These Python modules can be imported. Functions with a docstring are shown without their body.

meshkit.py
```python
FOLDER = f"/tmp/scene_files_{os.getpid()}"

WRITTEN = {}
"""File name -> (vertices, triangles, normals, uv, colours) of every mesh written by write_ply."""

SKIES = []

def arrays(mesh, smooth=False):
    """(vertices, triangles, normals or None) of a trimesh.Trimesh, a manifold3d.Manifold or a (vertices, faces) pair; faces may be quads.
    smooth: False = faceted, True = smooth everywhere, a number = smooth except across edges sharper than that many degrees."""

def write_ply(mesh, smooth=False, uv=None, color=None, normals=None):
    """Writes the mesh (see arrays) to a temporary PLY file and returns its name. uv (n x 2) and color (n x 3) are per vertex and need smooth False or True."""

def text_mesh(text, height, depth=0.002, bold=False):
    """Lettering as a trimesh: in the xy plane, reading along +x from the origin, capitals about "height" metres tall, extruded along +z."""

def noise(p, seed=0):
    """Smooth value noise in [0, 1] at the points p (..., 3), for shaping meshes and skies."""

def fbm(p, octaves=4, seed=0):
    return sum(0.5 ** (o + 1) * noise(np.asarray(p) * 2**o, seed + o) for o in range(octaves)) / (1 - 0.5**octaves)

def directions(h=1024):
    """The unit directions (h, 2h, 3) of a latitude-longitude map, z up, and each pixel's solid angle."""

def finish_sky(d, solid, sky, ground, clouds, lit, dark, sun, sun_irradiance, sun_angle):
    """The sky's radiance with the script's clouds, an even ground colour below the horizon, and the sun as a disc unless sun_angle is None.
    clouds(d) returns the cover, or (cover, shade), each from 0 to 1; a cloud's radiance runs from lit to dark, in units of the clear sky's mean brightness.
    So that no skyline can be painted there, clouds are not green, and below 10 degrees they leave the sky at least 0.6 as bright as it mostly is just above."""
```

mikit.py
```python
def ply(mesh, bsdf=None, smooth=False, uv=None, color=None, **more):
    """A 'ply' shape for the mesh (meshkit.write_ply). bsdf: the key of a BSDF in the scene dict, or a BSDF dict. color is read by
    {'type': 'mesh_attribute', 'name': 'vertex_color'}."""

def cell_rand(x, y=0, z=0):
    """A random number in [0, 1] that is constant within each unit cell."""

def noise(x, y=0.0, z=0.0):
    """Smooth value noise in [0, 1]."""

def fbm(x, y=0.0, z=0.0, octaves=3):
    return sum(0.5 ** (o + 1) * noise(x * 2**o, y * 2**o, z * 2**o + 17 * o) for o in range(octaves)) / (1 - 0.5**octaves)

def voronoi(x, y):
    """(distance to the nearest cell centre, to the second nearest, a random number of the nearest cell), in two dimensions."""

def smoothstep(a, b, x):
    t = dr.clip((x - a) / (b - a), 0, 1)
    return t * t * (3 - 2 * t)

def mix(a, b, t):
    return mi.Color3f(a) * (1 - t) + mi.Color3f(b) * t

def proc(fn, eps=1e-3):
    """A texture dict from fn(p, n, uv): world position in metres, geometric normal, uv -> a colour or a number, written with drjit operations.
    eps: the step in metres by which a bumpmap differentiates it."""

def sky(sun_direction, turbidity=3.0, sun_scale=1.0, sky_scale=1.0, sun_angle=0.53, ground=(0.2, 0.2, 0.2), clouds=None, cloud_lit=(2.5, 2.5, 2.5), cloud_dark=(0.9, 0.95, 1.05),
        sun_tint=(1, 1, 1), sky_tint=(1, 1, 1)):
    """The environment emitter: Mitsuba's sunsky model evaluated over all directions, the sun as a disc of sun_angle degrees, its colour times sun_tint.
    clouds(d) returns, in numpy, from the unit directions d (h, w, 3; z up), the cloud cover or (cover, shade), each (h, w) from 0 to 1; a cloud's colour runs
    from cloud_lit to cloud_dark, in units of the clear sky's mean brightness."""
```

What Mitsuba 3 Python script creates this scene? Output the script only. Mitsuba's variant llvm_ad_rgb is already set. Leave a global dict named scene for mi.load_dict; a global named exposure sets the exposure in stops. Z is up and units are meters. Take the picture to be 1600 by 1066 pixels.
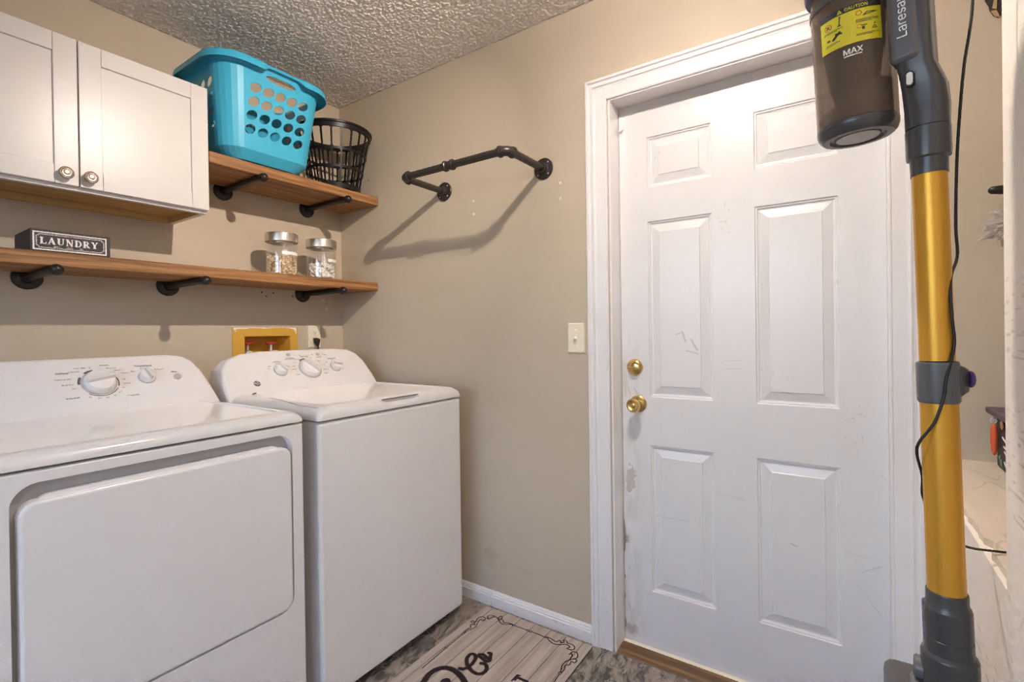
import math, random
import numpy as np, trimesh, drjit as dr, mitsuba as mi, mikit, meshkit
import manifold3d as m3
from shapely.geometry import Polygon, LineString, Point, box as sbox, MultiPoint
from shapely.ops import unary_union, voronoi_diagram
from shapely import affinity
from mikit import proc, noise, fbm, voronoi, cell_rand, smoothstep, mix

T = mi.ScalarTransform4f
scene, labels = {}, {}
rng = np.random.default_rng(7)
random.seed(7)

# ---------------------------------------------------------------- camera, light, exposure
CAM = np.array([-1.70638, -2.28767, 1.19426])
yaw, pitch, roll, F_PX = 0.595745, -0.0052655, -0.01407651, 761.607
fw = np.array([math.cos(yaw) * math.cos(pitch), math.sin(yaw) * math.cos(pitch), math.sin(pitch)])
r0 = np.array([math.sin(yaw), -math.cos(yaw), 0.0])
u0 = np.cross(r0, fw)
right = r0 * math.cos(roll) + u0 * math.sin(roll)
up = u0 * math.cos(roll) - r0 * math.sin(roll)
M = np.eye(4)
M[:3, 0], M[:3, 1], M[:3, 2], M[:3, 3] = -right, up, fw, CAM
scene['camera'] = {'type': 'perspective', 'fov': math.degrees(2 * math.atan(800 / F_PX)), 'fov_axis': 'x', 'near_clip': 0.02, 'far_clip': 200.0,
                   'principal_point_offset_y': 10.5363 / 1066, 'to_world': T(M.tolist())}
scene['sky'] = mikit.sky([0.6, -0.5, 0.62], turbidity=3.0, sun_scale=0.0, sky_scale=15.5, sky_tint=(1.15, 0.99, 0.92), ground=(0.25, 0.24, 0.22))
LAMP_POS, LAMP_R = np.array([-0.775, -1.90, 2.370]), 0.042
LAMP_RADIANCE = [470.0, 430.0, 392.0]
SPOT_INTENSITY = [3.0, 2.6, 2.25]
exposure = 1.2

HC = 2.44


# ---------------------------------------------------------------- helpers: entries
def numbered(key):
    if key not in scene and key not in labels and not any(k.startswith(key + '__') for k in scene):
        return key
    i = 1
    while True:
        k = f'{key}_{i:03d}'
        if k not in scene and k not in labels and not any(q.startswith(k + '__') for q in scene):
            return k
        i += 1


def add(key, mesh, mat, smooth=False, **kw):
    """One entry of the scene; the key gets _001, _002 ... when it is taken."""
    key = numbered(key)
    scene[key] = mikit.ply(mesh, mat, smooth, **kw)
    return key


def tag(key, label=None, cat=None, group=None, kind=None):
    d = labels.setdefault(key, {})
    for n, v in (('label', label), ('category', cat), ('group', group), ('kind', kind)):
        if v:
            d[n] = v
    return key


def thing(name, label, cat, group=None):
    key = numbered(name)
    return tag(key, label, cat, group)


# ---------------------------------------------------------------- helpers: meshes
def cat(*ms):
    return trimesh.util.concatenate([m for m in ms if m is not None])


def tm(man):
    m = man.to_mesh()
    return trimesh.Trimesh(m.vert_properties[:, :3], m.tri_verts, process=False)


def man(t):
    t = t.copy()
    t.merge_vertices()
    return m3.Manifold(m3.Mesh(np.asarray(t.vertices, np.float32), np.asarray(t.faces, np.uint32)))


def cbox(lo, hi, b=0.0):
    """Box from corner to corner with chamfered edges."""
    lo, hi = np.minimum(lo, hi).astype(float), np.maximum(lo, hi).astype(float)
    if b <= 0:
        return trimesh.creation.box(bounds=[lo, hi])
    b = min(b, 0.49 * (hi - lo).min())
    pts = []
    for k in np.ndindex(2, 2, 2):
        c = np.where(k, hi, lo)
        s = np.where(k, -1.0, 1.0) * b
        for a in range(3):
            o = s.copy()
            o[a] = 0
            pts.append(c + o)
    return trimesh.convex.convex_hull(np.array(pts))


def hull_spheres(pts, r, seg=16):
    out = []
    rs = np.broadcast_to(r, len(pts))
    for p, q in zip(pts, rs):
        out.append(m3.Manifold.sphere(float(q), seg).translate([float(x) for x in p]))
    return tm(m3.Manifold.batch_hull(out))


def rbox(lo, hi, r, seg=16):
    lo, hi = np.minimum(lo, hi) + r, np.maximum(lo, hi) - r
    return hull_spheres([np.where(k, hi, lo) for k in np.ndindex(2, 2, 2)], r, seg)


def frame(d):
    d = np.asarray(d, float)
    d = d / np.linalg.norm(d)
    a = np.array([0, 0, 1.0]) if abs(d[2]) < 0.9 else np.array([1.0, 0, 0])
    x = np.cross(a, d)
    x /= np.linalg.norm(x)
    return x, np.cross(d, x), d


def lathe(profile, origin=(0, 0, 0), axis=(0, 0, 1), n=40):
    """(radius, height) points turned about the axis; open ends get closed where the radius is 0."""
    x, y, z = frame(axis)
    a = np.arange(n) * 2 * math.pi / n
    pr = np.asarray(profile, float)
    ring = np.cos(a)[:, None] * x + np.sin(a)[:, None] * y
    v = (np.asarray(origin, float) + pr[:, None, :1] * ring[None] + pr[:, None, 1:] * z).reshape(-1, 3)
    f = []
    for i in range(len(pr) - 1):
        for j in range(n):
            a0, a1, b0, b1 = i * n + j, i * n + (j + 1) % n, (i + 1) * n + j, (i + 1) * n + (j + 1) % n
            f += [[a0, a1, b1], [a0, b1, b0]]
    t = trimesh.Trimesh(v, f, process=False)
    t.merge_vertices()
    t.update_faces(t.nondegenerate_faces())
    return t


def cyl(p0, p1, r, n=24, r1=None, b=0.0):
    p0, p1 = np.asarray(p0, float), np.asarray(p1, float)
    h = np.linalg.norm(p1 - p0)
    r1 = r if r1 is None else r1
    pr = [(0, 0), (r - b, 0), (r, b), (r1, h - b), (r1 - b, h), (0, h)] if b else [(0, 0), (r, 0), (r1, h), (0, h)]
    return lathe(pr, p0, p1 - p0, n)


def spline(pts, k=8):
    P = np.asarray(pts, float)
    Q = np.vstack([2 * P[0] - P[1], P, 2 * P[-1] - P[-2]])
    out = []
    for i in range(1, len(Q) - 2):
        for t in np.linspace(0, 1, k, endpoint=False):
            a, b, c, d = Q[i - 1], Q[i], Q[i + 1], Q[i + 2]
            out.append(0.5 * (2 * b + (c - a) * t + (2 * a - 5 * b + 4 * c - d) * t * t + (3 * b - a - 3 * c + d) * t ** 3))
    out.append(P[-1])
    return np.array(out)


def tube(path, r, n=10, closed=False):
    P = np.asarray(path, float)
    m = len(P)
    rs = np.broadcast_to(r, m)
    if closed:
        tn = np.roll(P, -1, 0) - np.roll(P, 1, 0)
    else:
        tn = np.gradient(P, axis=0)
    tn /= np.linalg.norm(tn, axis=1, keepdims=True)
    x, _, _ = frame(tn[0])
    a = np.arange(n) * 2 * math.pi / n
    v = []
    for i in range(m):
        x = x - tn[i] * (x @ tn[i])
        x /= np.linalg.norm(x)
        y = np.cross(tn[i], x)
        v.append(P[i] + rs[i] * (np.cos(a)[:, None] * x + np.sin(a)[:, None] * y))
    v = np.vstack(v)
    f = []
    for i in range(m if closed else m - 1):
        k = (i + 1) % m
        for j in range(n):
            a0, a1, b0, b1 = i * n + j, i * n + (j + 1) % n, k * n + j, k * n + (j + 1) % n
            f += [[a0, a1, b1], [a0, b1, b0]]
    if not closed:
        v = np.vstack([v, P[0], P[-1]])
        for j in range(n):
            f += [[m * n, (j + 1) % n, j], [m * n + 1, (m - 1) * n + j, (m - 1) * n + (j + 1) % n]]
    return trimesh.Trimesh(v, f, process=False)


def extrude(poly, depth):
    ms = [trimesh.creation.extrude_polygon(g, depth, engine='earcut') for g in getattr(poly, 'geoms', [poly]) if g.area > 1e-12]
    return cat(*ms)


def place(mesh, o, ex, ey, ez=None):
    """Local xyz -> o + x ex + y ey + z ez."""
    ex, ey = np.asarray(ex, float), np.asarray(ey, float)
    ez = np.cross(ex, ey) if ez is None else np.asarray(ez, float)
    m = mesh.copy()
    m.vertices = np.asarray(o, float) + mesh.vertices @ np.stack([ex, ey, ez])
    if np.linalg.det(np.stack([ex, ey, ez])) < 0:
        m.invert()
    return m


def prism(poly, o, ex, ey, depth):
    """A polygon in the plane (ex, ey) at o, extruded by depth along ex x ey."""
    return place(extrude(poly, depth), o, ex, ey)


def rrect(x0, y0, x1, y1, r, n=8):
    return sbox(x0 + r, y0 + r, x1 - r, y1 - r).buffer(r, quad_segs=n) if r > 0 else sbox(x0, y0, x1, y1)


def loop_rr(x0, y0, x1, y1, r, n=6):
    pts = []
    for cx, cy, a0 in ((x1 - r, y0 + r, -90), (x1 - r, y1 - r, 0), (x0 + r, y1 - r, 90), (x0 + r, y0 + r, 180)):
        for k in range(n + 1):
            a = math.radians(a0 + 90 * k / n)
            pts.append((cx + r * math.cos(a), cy + r * math.sin(a)))
    return np.array(pts)


def loft(loops, cap0=True, cap1=True):
    """3-D loops of equal length (anticlockwise seen from the end of the list) skinned, with fan caps."""
    n = len(loops[0])
    v = np.vstack(loops)
    f = []
    for i in range(len(loops) - 1):
        for j in range(n):
            a0, a1, b0, b1 = i * n + j, i * n + (j + 1) % n, (i + 1) * n + j, (i + 1) * n + (j + 1) % n
            f += [[a0, a1, b1], [a0, b1, b0]]
    for on, lp, base, s in ((cap0, loops[0], 0, -1), (cap1, loops[-1], (len(loops) - 1) * n, 1)):
        if on:
            v = np.vstack([v, np.mean(lp, axis=0)])
            c = len(v) - 1
            for j in range(n):
                f.append([c, base + j, base + (j + 1) % n][::s])
    return trimesh.Trimesh(v, f, process=False)


def z_loop(xy, z):
    return np.column_stack([xy, np.full(len(xy), z)])


def text(s, h, depth=0.0005, bold=False, centre=False, stretch=1.0):
    m = meshkit.text_mesh(s, h, depth, bold)
    m.apply_scale([stretch, 1, 1])
    if centre:
        m.apply_translation([-(m.bounds[0, 0] + m.bounds[1, 0]) / 2, -h / 2, 0])
    return m


def stroke(pts, w, k=5):
    """A pen line as a polygon."""
    return LineString(spline(pts, k) if len(pts) > 2 else pts).buffer(w / 2, quad_segs=3)


# ---------------------------------------------------------------- materials
def pr(rgb, rough=0.5, metallic=0.0, spec=0.5, **kw):
    base = rgb if isinstance(rgb, dict) else {'type': 'rgb', 'value': list(rgb)}
    return {'type': 'twosided', 'bsdf': {'type': 'principled', 'base_color': base, 'roughness': rough, 'metallic': metallic, 'specular': spec, **kw}}


def bump(b, fn, scale, eps=1e-3):
    inner = b['bsdf']
    return {'type': 'twosided', 'bsdf': {'type': 'bumpmap', 'arbitrary': proc(fn, eps), 'scale': scale, 'bsdf': inner}}


def f_wall(p, n, uv):
    k = fbm(p.x * 3 + 5, p.y * 3, p.z * 3)
    scuff = smoothstep(0.62, 0.75, fbm(p.x * 2 + 31, p.y * 7, p.z * 9)) * smoothstep(0.7, 0.2, p.z) * 0.10
    return mix((0.480, 0.400, 0.305), (0.510, 0.426, 0.327), k) * (1 - scuff)


def f_peel(p, n, uv):
    return fbm(p.x * 130, p.y * 130, p.z * 130, 2)


def f_trim(p, n, uv):
    k = fbm(p.x * 9, p.y * 9, p.z * 9)
    dirt = smoothstep(0.62, 0.80, fbm(p.x * 60, p.y * 60, p.z * 60, 4)) * smoothstep(0.45, 0.0, p.z) * 0.35
    return mix((0.70, 0.675, 0.67), (0.73, 0.705, 0.70), k) * (1 - dirt * 0.5)


SCRATCH = [((-2.3269, 0.4598, -2.3774, 0.4902), 0.0022, 0.4), ((-2.3079, 0.4355, -2.3762, 0.3432), 0.0018, 0.3), ((-1.8145, 1.1845, -1.8252, 1.1502), 0.004, 0.6), ((-1.7942, 1.1755, -1.8145, 1.1845), 0.003, 0.5),
           ((-1.8451, 1.157, -1.8642, 1.121), 0.005, 0.5), ((-1.827, 1.1183, -1.8662, 1.1075), 0.004, 0.4), ((-1.7117, 0.5045, -1.7747, 0.5079), 0.002, 0.35), ((-1.7929, 0.5094, -1.8287, 0.5098), 0.002, 0.35),
           ((-1.9263, 0.6251, -1.9612, 0.6269), 0.003, 0.15), ((-1.9652, 0.6254, -2.0089, 0.6203), 0.0035, 0.2), ((-2.1459, 0.5039, -2.1635, 0.4978), 0.003, 0.5), ((-2.0946, 0.9963, -2.1664, 0.9799), 0.002, 0.3),
           ((-1.9499, 1.0824, -2.0099, 1.0881), 0.002, 0.25), ((-1.9496, 1.0562, -2.0057, 1.0601), 0.002, 0.25), ((-2.2846, 0.5129, -2.358, 0.5079), 0.004, 0.12), ((-2.0702, 1.3471, -2.0718, 1.3219), 0.002, 0.3),
           ((-1.6122, 0.9749, -1.6195, 0.951), 0.004, 0.4), ((-1.6348, 0.9737, -1.6446, 0.9573), 0.004, 0.4)]


def f_door(p, n, uv):
    k = fbm(p.x * 6, p.y * 6, p.z * 6)
    base = mix((0.675, 0.655, 0.655), (0.70, 0.68, 0.68), k)
    # hand grime along the latch edge, a peeled patch, chips and hairline scratches
    e = smoothstep(-1.70, -1.59, p.y)
    g = e * smoothstep(0.40, 0.72, fbm(p.y * 34 + 3, p.z * 10, 1.0, 4)) * 0.8 * smoothstep(1.35, 0.95, p.z)
    w = 0.016 * (noise(p.y * 70, p.z * 70) - 0.5) + 0.012 * (noise(p.y * 160, p.z * 160) - 0.5)
    d1 = dr.sqrt(dr.square((p.y + 1.618) * 1.5) + dr.square((p.z - 0.632) * 0.62)) + w
    d2 = dr.sqrt(dr.square((p.y + 1.612) * 1.6) + dr.square((p.z - 0.592) * 0.8)) + w
    patch = dr.maximum(smoothstep(0.027, 0.024, d1), smoothstep(0.018, 0.015, d2))
    d3 = dr.sqrt(dr.square(p.y + 1.615) + dr.square((p.z - 0.055) * 1.3)) + w
    spot = smoothstep(0.035, 0.010, d3) * 0.6
    chip = mi.Float(0)
    for (ya, za, yb, zb), wd, am in SCRATCH:
        ux, uz = yb - ya, zb - za
        t = dr.clip(((p.y - ya) * ux + (p.z - za) * uz) / (ux * ux + uz * uz), 0, 1)
        d = dr.sqrt(dr.square(p.y - ya - ux * t) + dr.square(p.z - za - uz * t)) + 0.0022 * (noise(p.y * 220, p.z * 220) - 0.5)
        chip = dr.maximum(chip, am * smoothstep(wd, wd * 0.4, d))
    fleck = smoothstep(0.86, 0.92, noise(p.y * 150 + 0.3 * noise(p.y * 400, p.z * 400), p.z * 150, 4.0)) * smoothstep(0.66, 0.80, fbm(p.y * 9 + 1.7, p.z * 9 + 0.5, 9.0)) * 0.35
    chip = dr.maximum(chip, fleck)
    edge = smoothstep(0.66, 0.72, noise(p.y * 90, p.z * 28, 2.0)) * smoothstep(-1.615, -1.592, p.y) * smoothstep(0.62, 0.45, p.z) * 0.75
    c = mix(base, (0.50, 0.45, 0.38), g * 0.6)
    c = mix(c, (0.49, 0.455, 0.425), patch)
    c = mix(c, (0.30, 0.25, 0.20), spot)
    c = mix(c, (0.36, 0.34, 0.33), chip)
    return mix(c, (0.12, 0.11, 0.10), edge)


def f_brush(p, n, uv):
    return noise(p.y * 300, p.z * 14, p.x * 40) * 0.6 + 0.4 * fbm(p.y * 60, p.z * 60, 3.0, 2)


def f_flaky(p, n, uv):
    rough = smoothstep(0.62, 0.12, p.z) * smoothstep(-1.522, -1.536, p.y) * smoothstep(-1.5795, -1.574, p.y) * smoothstep(0.30, 0.5, fbm(p.y * 30, p.z * 12, 4.0))
    return f_brush(p, n, uv) + 9.0 * rough * fbm(p.y * 240, p.z * 200, 2.0, 3)


def f_oak(p, n, uv):
    g = fbm(p.x * 5 + 0.8 * noise(p.x * 3, p.y * 30, p.z * 30), p.y * 90, p.z * 90, 3)
    f = noise(p.x * 22, p.y * 420, p.z * 420)
    big = smoothstep(0.3, 0.7, fbm(p.x * 1.4, p.y * 11, p.z * 11, 2))
    c = mix((0.165, 0.070, 0.024), (0.36, 0.175, 0.068), smoothstep(0.25, 0.75, g))
    return mix(c, (0.27, 0.125, 0.045), big * 0.45) * (0.82 + 0.3 * f)


def f_sill(p, n, uv):
    g = fbm(p.x * 80, p.y * 4, 1.0, 3)
    f = noise(p.x * 320, p.y * 16, 2.0)
    return mix((0.12, 0.062, 0.024), (0.235, 0.135, 0.058), smoothstep(0.25, 0.75, g)) * (0.8 + 0.3 * f)


def f_birch(p, n, uv):
    g = fbm(p.x * 4, p.y * 60, p.z * 60, 3)
    return mix((0.46, 0.30, 0.115), (0.58, 0.40, 0.17), g)


def f_stone(p, n, uv):
    wx = p.x + 0.05 * (fbm(p.x * 14, p.y * 14, 3.0) - 0.5)
    wy = p.y + 0.05 * (fbm(p.x * 14, p.y * 14, 8.0) - 0.5)
    a = fbm(wx * 22 + wy * 9, wy * 60 - wx * 18, 1.0, 4)
    b = fbm(wx * 7, wy * 7, 5.0, 3)
    v = dr.abs(fbm(wx * 12, wy * 30, 2.0, 4) - 0.5)
    c = mix((0.075, 0.066, 0.058), (0.27, 0.232, 0.196), smoothstep(0.30, 0.66, a))
    c = mix(c, (0.25, 0.195, 0.15), smoothstep(0.45, 0.7, b) * 0.55)
    c = mix(c, (0.13, 0.12, 0.115), smoothstep(0.62, 0.75, fbm(wx * 9 + 4, wy * 9, 7.0, 3)) * 0.6)
    return mix(c, (0.40, 0.35, 0.305), smoothstep(0.035, 0.0, v) * 0.55)


def f_mat(p, n, uv):
    """Printed weathered boards running along x."""
    row = dr.floor(p.y / 0.0715 + 0.44)
    fy = p.y / 0.0715 + 0.44 - row
    t = cell_rand(row, 3, 1)
    g = fbm(p.x * 5 + t * 40, p.y * 60, t * 9, 4)
    s = noise(p.x * 12 + t * 11, p.y * 230, 1.0)
    big = smoothstep(0.35, 0.75, fbm(p.x * 4 + t * 20, p.y * 22, 6.0, 2))
    c = mix((0.335, 0.275, 0.23), (0.50, 0.43, 0.37), smoothstep(0.2, 0.8, g))
    c = mix(c, (0.40, 0.34, 0.32), big * 0.4) * (0.92 + 0.14 * s)
    seam = smoothstep(0.026, 0.014, dr.minimum(fy, 1 - fy))
    return mix(c, (0.09, 0.07, 0.06), seam * 0.9)


def f_ceil(p, n, uv):
    return mix((0.63, 0.58, 0.52), (0.73, 0.675, 0.61), fbm(p.x * 60, p.y * 60, 1.0, 2))


def f_smoke(p, n, uv):
    return mix((0.62, 0.55, 0.49), (0.52, 0.45, 0.395), fbm(p.x * 30, p.y * 30, p.z * 20))


def f_ledge(p, n, uv):
    k = fbm(p.x * 6, p.y * 30, 2.0)
    crack = smoothstep(0.012, 0.0, dr.abs(fbm(p.x * 5 + 2, p.y * 14, 3.0) - 0.47))
    return mix((0.53, 0.445, 0.355), (0.60, 0.51, 0.415), k) * (1 - 0.2 * crack)


def f_speck(p, n, uv):
    sp = smoothstep(0.70, 0.80, noise(p.x * 45, p.y * 160, p.z * 210)) * smoothstep(0.42, 0.62, fbm(p.x * 5, 1.0, p.z * 9)) * smoothstep(1.5, 0.9, p.z)
    return mix((0.74, 0.655, 0.57), (0.34, 0.30, 0.26), sp * 0.6)


BS = {
    'mat_wall': bump(pr(proc(f_wall), 0.55, spec=0.35), f_peel, 0.0009),
    'mat_wall_pale': bump(pr(proc(f_speck), 0.55, spec=0.3), f_peel, 0.0015),
    'mat_ceiling': pr(proc(f_ceil), 0.9, spec=0.1),
    'mat_trim': bump(pr(proc(f_trim), 0.34), f_flaky, 0.0002),
    'mat_door': bump(pr(proc(f_door), 0.27), f_brush, 0.00022),
    'mat_oak': pr(proc(f_oak), 0.5, spec=0.35),
    'mat_sill': pr(proc(f_sill), 0.45),
    'mat_birch': pr(proc(f_birch), 0.55, spec=0.3),
    'mat_stone': pr(proc(f_stone), 0.5, spec=0.3),
    'mat_joint': pr((0.34, 0.29, 0.24), 0.8, spec=0.2),
    'mat_mat': pr(proc(f_mat), 0.7, spec=0.2),
    'mat_print': pr((0.022, 0.012, 0.014), 0.7, spec=0.2),
    'mat_ledge': pr(proc(f_ledge), 0.45, spec=0.4),
    'mat_enamel': pr((0.66, 0.635, 0.625), 0.10, spec=0.5),
    'mat_enamel_side': pr((0.70, 0.675, 0.665), 0.24, spec=0.5),
    'mat_recess_shade': pr((0.40, 0.385, 0.38), 0.45),  # shade of the dryer door recess, put into the colour
    'mat_plastic_white': pr((0.71, 0.675, 0.66), 0.30, spec=0.5),
    'mat_knob_grey': pr((0.40, 0.38, 0.37), 0.4),
    'mat_ink': pr((0.09, 0.085, 0.085), 0.6),
    'mat_grip': pr((0.60, 0.57, 0.555), 0.4),
    'mat_ink_light': pr((0.42, 0.40, 0.40), 0.6),
    'mat_cabinet': pr((0.58, 0.545, 0.52), 0.32, spec=0.45),
    'mat_nickel': pr((0.46, 0.39, 0.33), 0.28, 1.0),
    'mat_steel': pr((0.62, 0.58, 0.54), 0.3, 1.0, anisotropic=0.5),
    'mat_black_iron': pr((0.010, 0.007, 0.007), 0.36, spec=0.45),
    'mat_iron_rod': pr((0.020, 0.014, 0.012), 0.38, spec=0.5),
    'mat_screw': pr((0.75, 0.72, 0.68), 0.3, 0.7),
    'mat_blue': pr((0.042, 0.35, 0.52), 0.34, spec=0.5),
    'mat_black_plastic': pr((0.007, 0.005, 0.005), 0.38, spec=0.3),
    'mat_brass': pr((0.72, 0.50, 0.20), 0.2, 1.0),
    'mat_ivory': pr((0.76, 0.69, 0.55), 0.35),
    'mat_dark': pr((0.02, 0.018, 0.016), 0.6),
    'mat_ochre': pr((0.60, 0.33, 0.045), 0.5),
    'mat_red': pr((0.42, 0.03, 0.025), 0.4),
    'mat_hose': pr((0.66, 0.62, 0.58), 0.4),
    'mat_sign_black': pr((0.028, 0.022, 0.026), 0.6),
    'mat_sign_edge': pr((0.075, 0.055, 0.062), 0.6),
    'mat_sign_white': pr((0.74, 0.66, 0.62), 0.6),
    'mat_gold': pr((0.72, 0.365, 0.045), 0.36, 0.6),
    'mat_grey_plastic': pr((0.10, 0.10, 0.108), 0.33, spec=0.5),
    'mat_dark_plastic': pr((0.056, 0.054, 0.058), 0.28, spec=0.5),
    'mat_purple': pr((0.075, 0.035, 0.14), 0.3),
    'mat_yellow': pr((0.66, 0.56, 0.02), 0.5),
    'mat_white_print': pr((0.80, 0.78, 0.76), 0.6),
    'mat_pale_label': pr((0.78, 0.75, 0.71), 0.5),
    'mat_smoke': {'type': 'blendbsdf', 'weight': 0.42, 'a': {'type': 'thindielectric', 'int_ior': 1.4, 'specular_transmittance': proc(f_smoke)},
                  'b': {'type': 'twosided', 'bsdf': {'type': 'diffuse', 'reflectance': {'type': 'rgb', 'value': [0.23, 0.175, 0.135]}}}},
    'mat_glass': {'type': 'thindielectric', 'int_ior': 1.75, 'specular_transmittance': {'type': 'rgb', 'value': [0.91, 0.915, 0.92]}},
    'mat_pane': {'type': 'thindielectric', 'int_ior': 1.5},
    'mat_dust': pr((0.30, 0.255, 0.215), 0.95, spec=0.05),
    'mat_cyclone': pr((0.14, 0.125, 0.115), 0.5),
    'mat_flake': pr((0.80, 0.64, 0.38), 0.7, spec=0.2),
    'mat_flake_pale': pr((0.80, 0.75, 0.66), 0.7, spec=0.2),
    'mat_pod': pr((0.82, 0.78, 0.74), 0.5),
    'mat_rubber': pr((0.012, 0.010, 0.010), 0.5),
    'mat_orange': pr((0.62, 0.10, 0.03), 0.5),
    'mat_green': pr((0.12, 0.25, 0.14), 0.5),
    'mat_bag': {'type': 'twosided', 'bsdf': {'type': 'principled', 'base_color': {'type': 'rgb', 'value': [0.55, 0.52, 0.50]}, 'roughness': 0.22, 'specular': 0.8}},
    'mat_tan': pr((0.45, 0.31, 0.17), 0.9, spec=0.1),
    'mat_sole': pr((0.03, 0.027, 0.025), 0.8),
}
scene.update(BS)
# ---------------------------------------------------------------- the room
DOOR_Y0, DOOR_Y1, DOOR_Z = -1.578, -2.400, 2.043        # the opening in wall_right
NICHE_Y, NICHE_X0, SILL_Z = -2.47, -0.783, 0.845
XL = -3.1


def struct(key, mesh, mat, smooth=False, **kw):
    key = add(key, mesh, mat, smooth, **kw)
    if '__' not in key:
        tag(key, kind='structure')
    return key


# wall_back (y = 0): with the hole of the washer supply box
wb = sbox(XL - 0.1, 0, 0.12, HC + 0.1).difference(sbox(-0.541, 1.035, -0.309, 1.193))
struct('wall_back', prism(wb, (0, 0, 0), (1, 0, 0), (0, 0, 1), -0.12) if False else place(extrude(wb, 0.12), (0, 0, 0), (1, 0, 0), (0, 0, 1), (0, 1, 0)), 'mat_wall')
# wall_right (x = 0): door opening; runs on behind the pass-through
wr = sbox(-2.85, 0, 0, HC + 0.1).difference(sbox(DOOR_Y1, -0.1, DOOR_Y0, DOOR_Z))
struct('wall_right', place(extrude(wr, 0.12), (0, 0, 0), (0, 1, 0), (0, 0, 1), (1, 0, 0)), 'mat_wall')
# wall_front (y = -2.47): solid to the left, an opening above a half wall to the right
wf_ = sbox(XL - 0.1, 0, 0, HC + 0.1).difference(sbox(NICHE_X0, SILL_Z - 0.012, 0.2, HC - 0.1)).difference(sbox(-3.0, 0.06, -2.35, 2.06))
wf_m = place(extrude(wf_, 0.10), (0, NICHE_Y, 0), (1, 0, 0), (0, 0, 1), (0, -1, 0))
struct('wall_front', wf_m, 'mat_wall_pale')
# recess behind the opening
struct('wall_recess', cat(cbox((-1.3, -2.95, 0), (0, -2.85, HC + 0.1)), cbox((-1.3, -2.85, 0), (-1.2, -2.57, HC + 0.1))), 'mat_wall')
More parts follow.
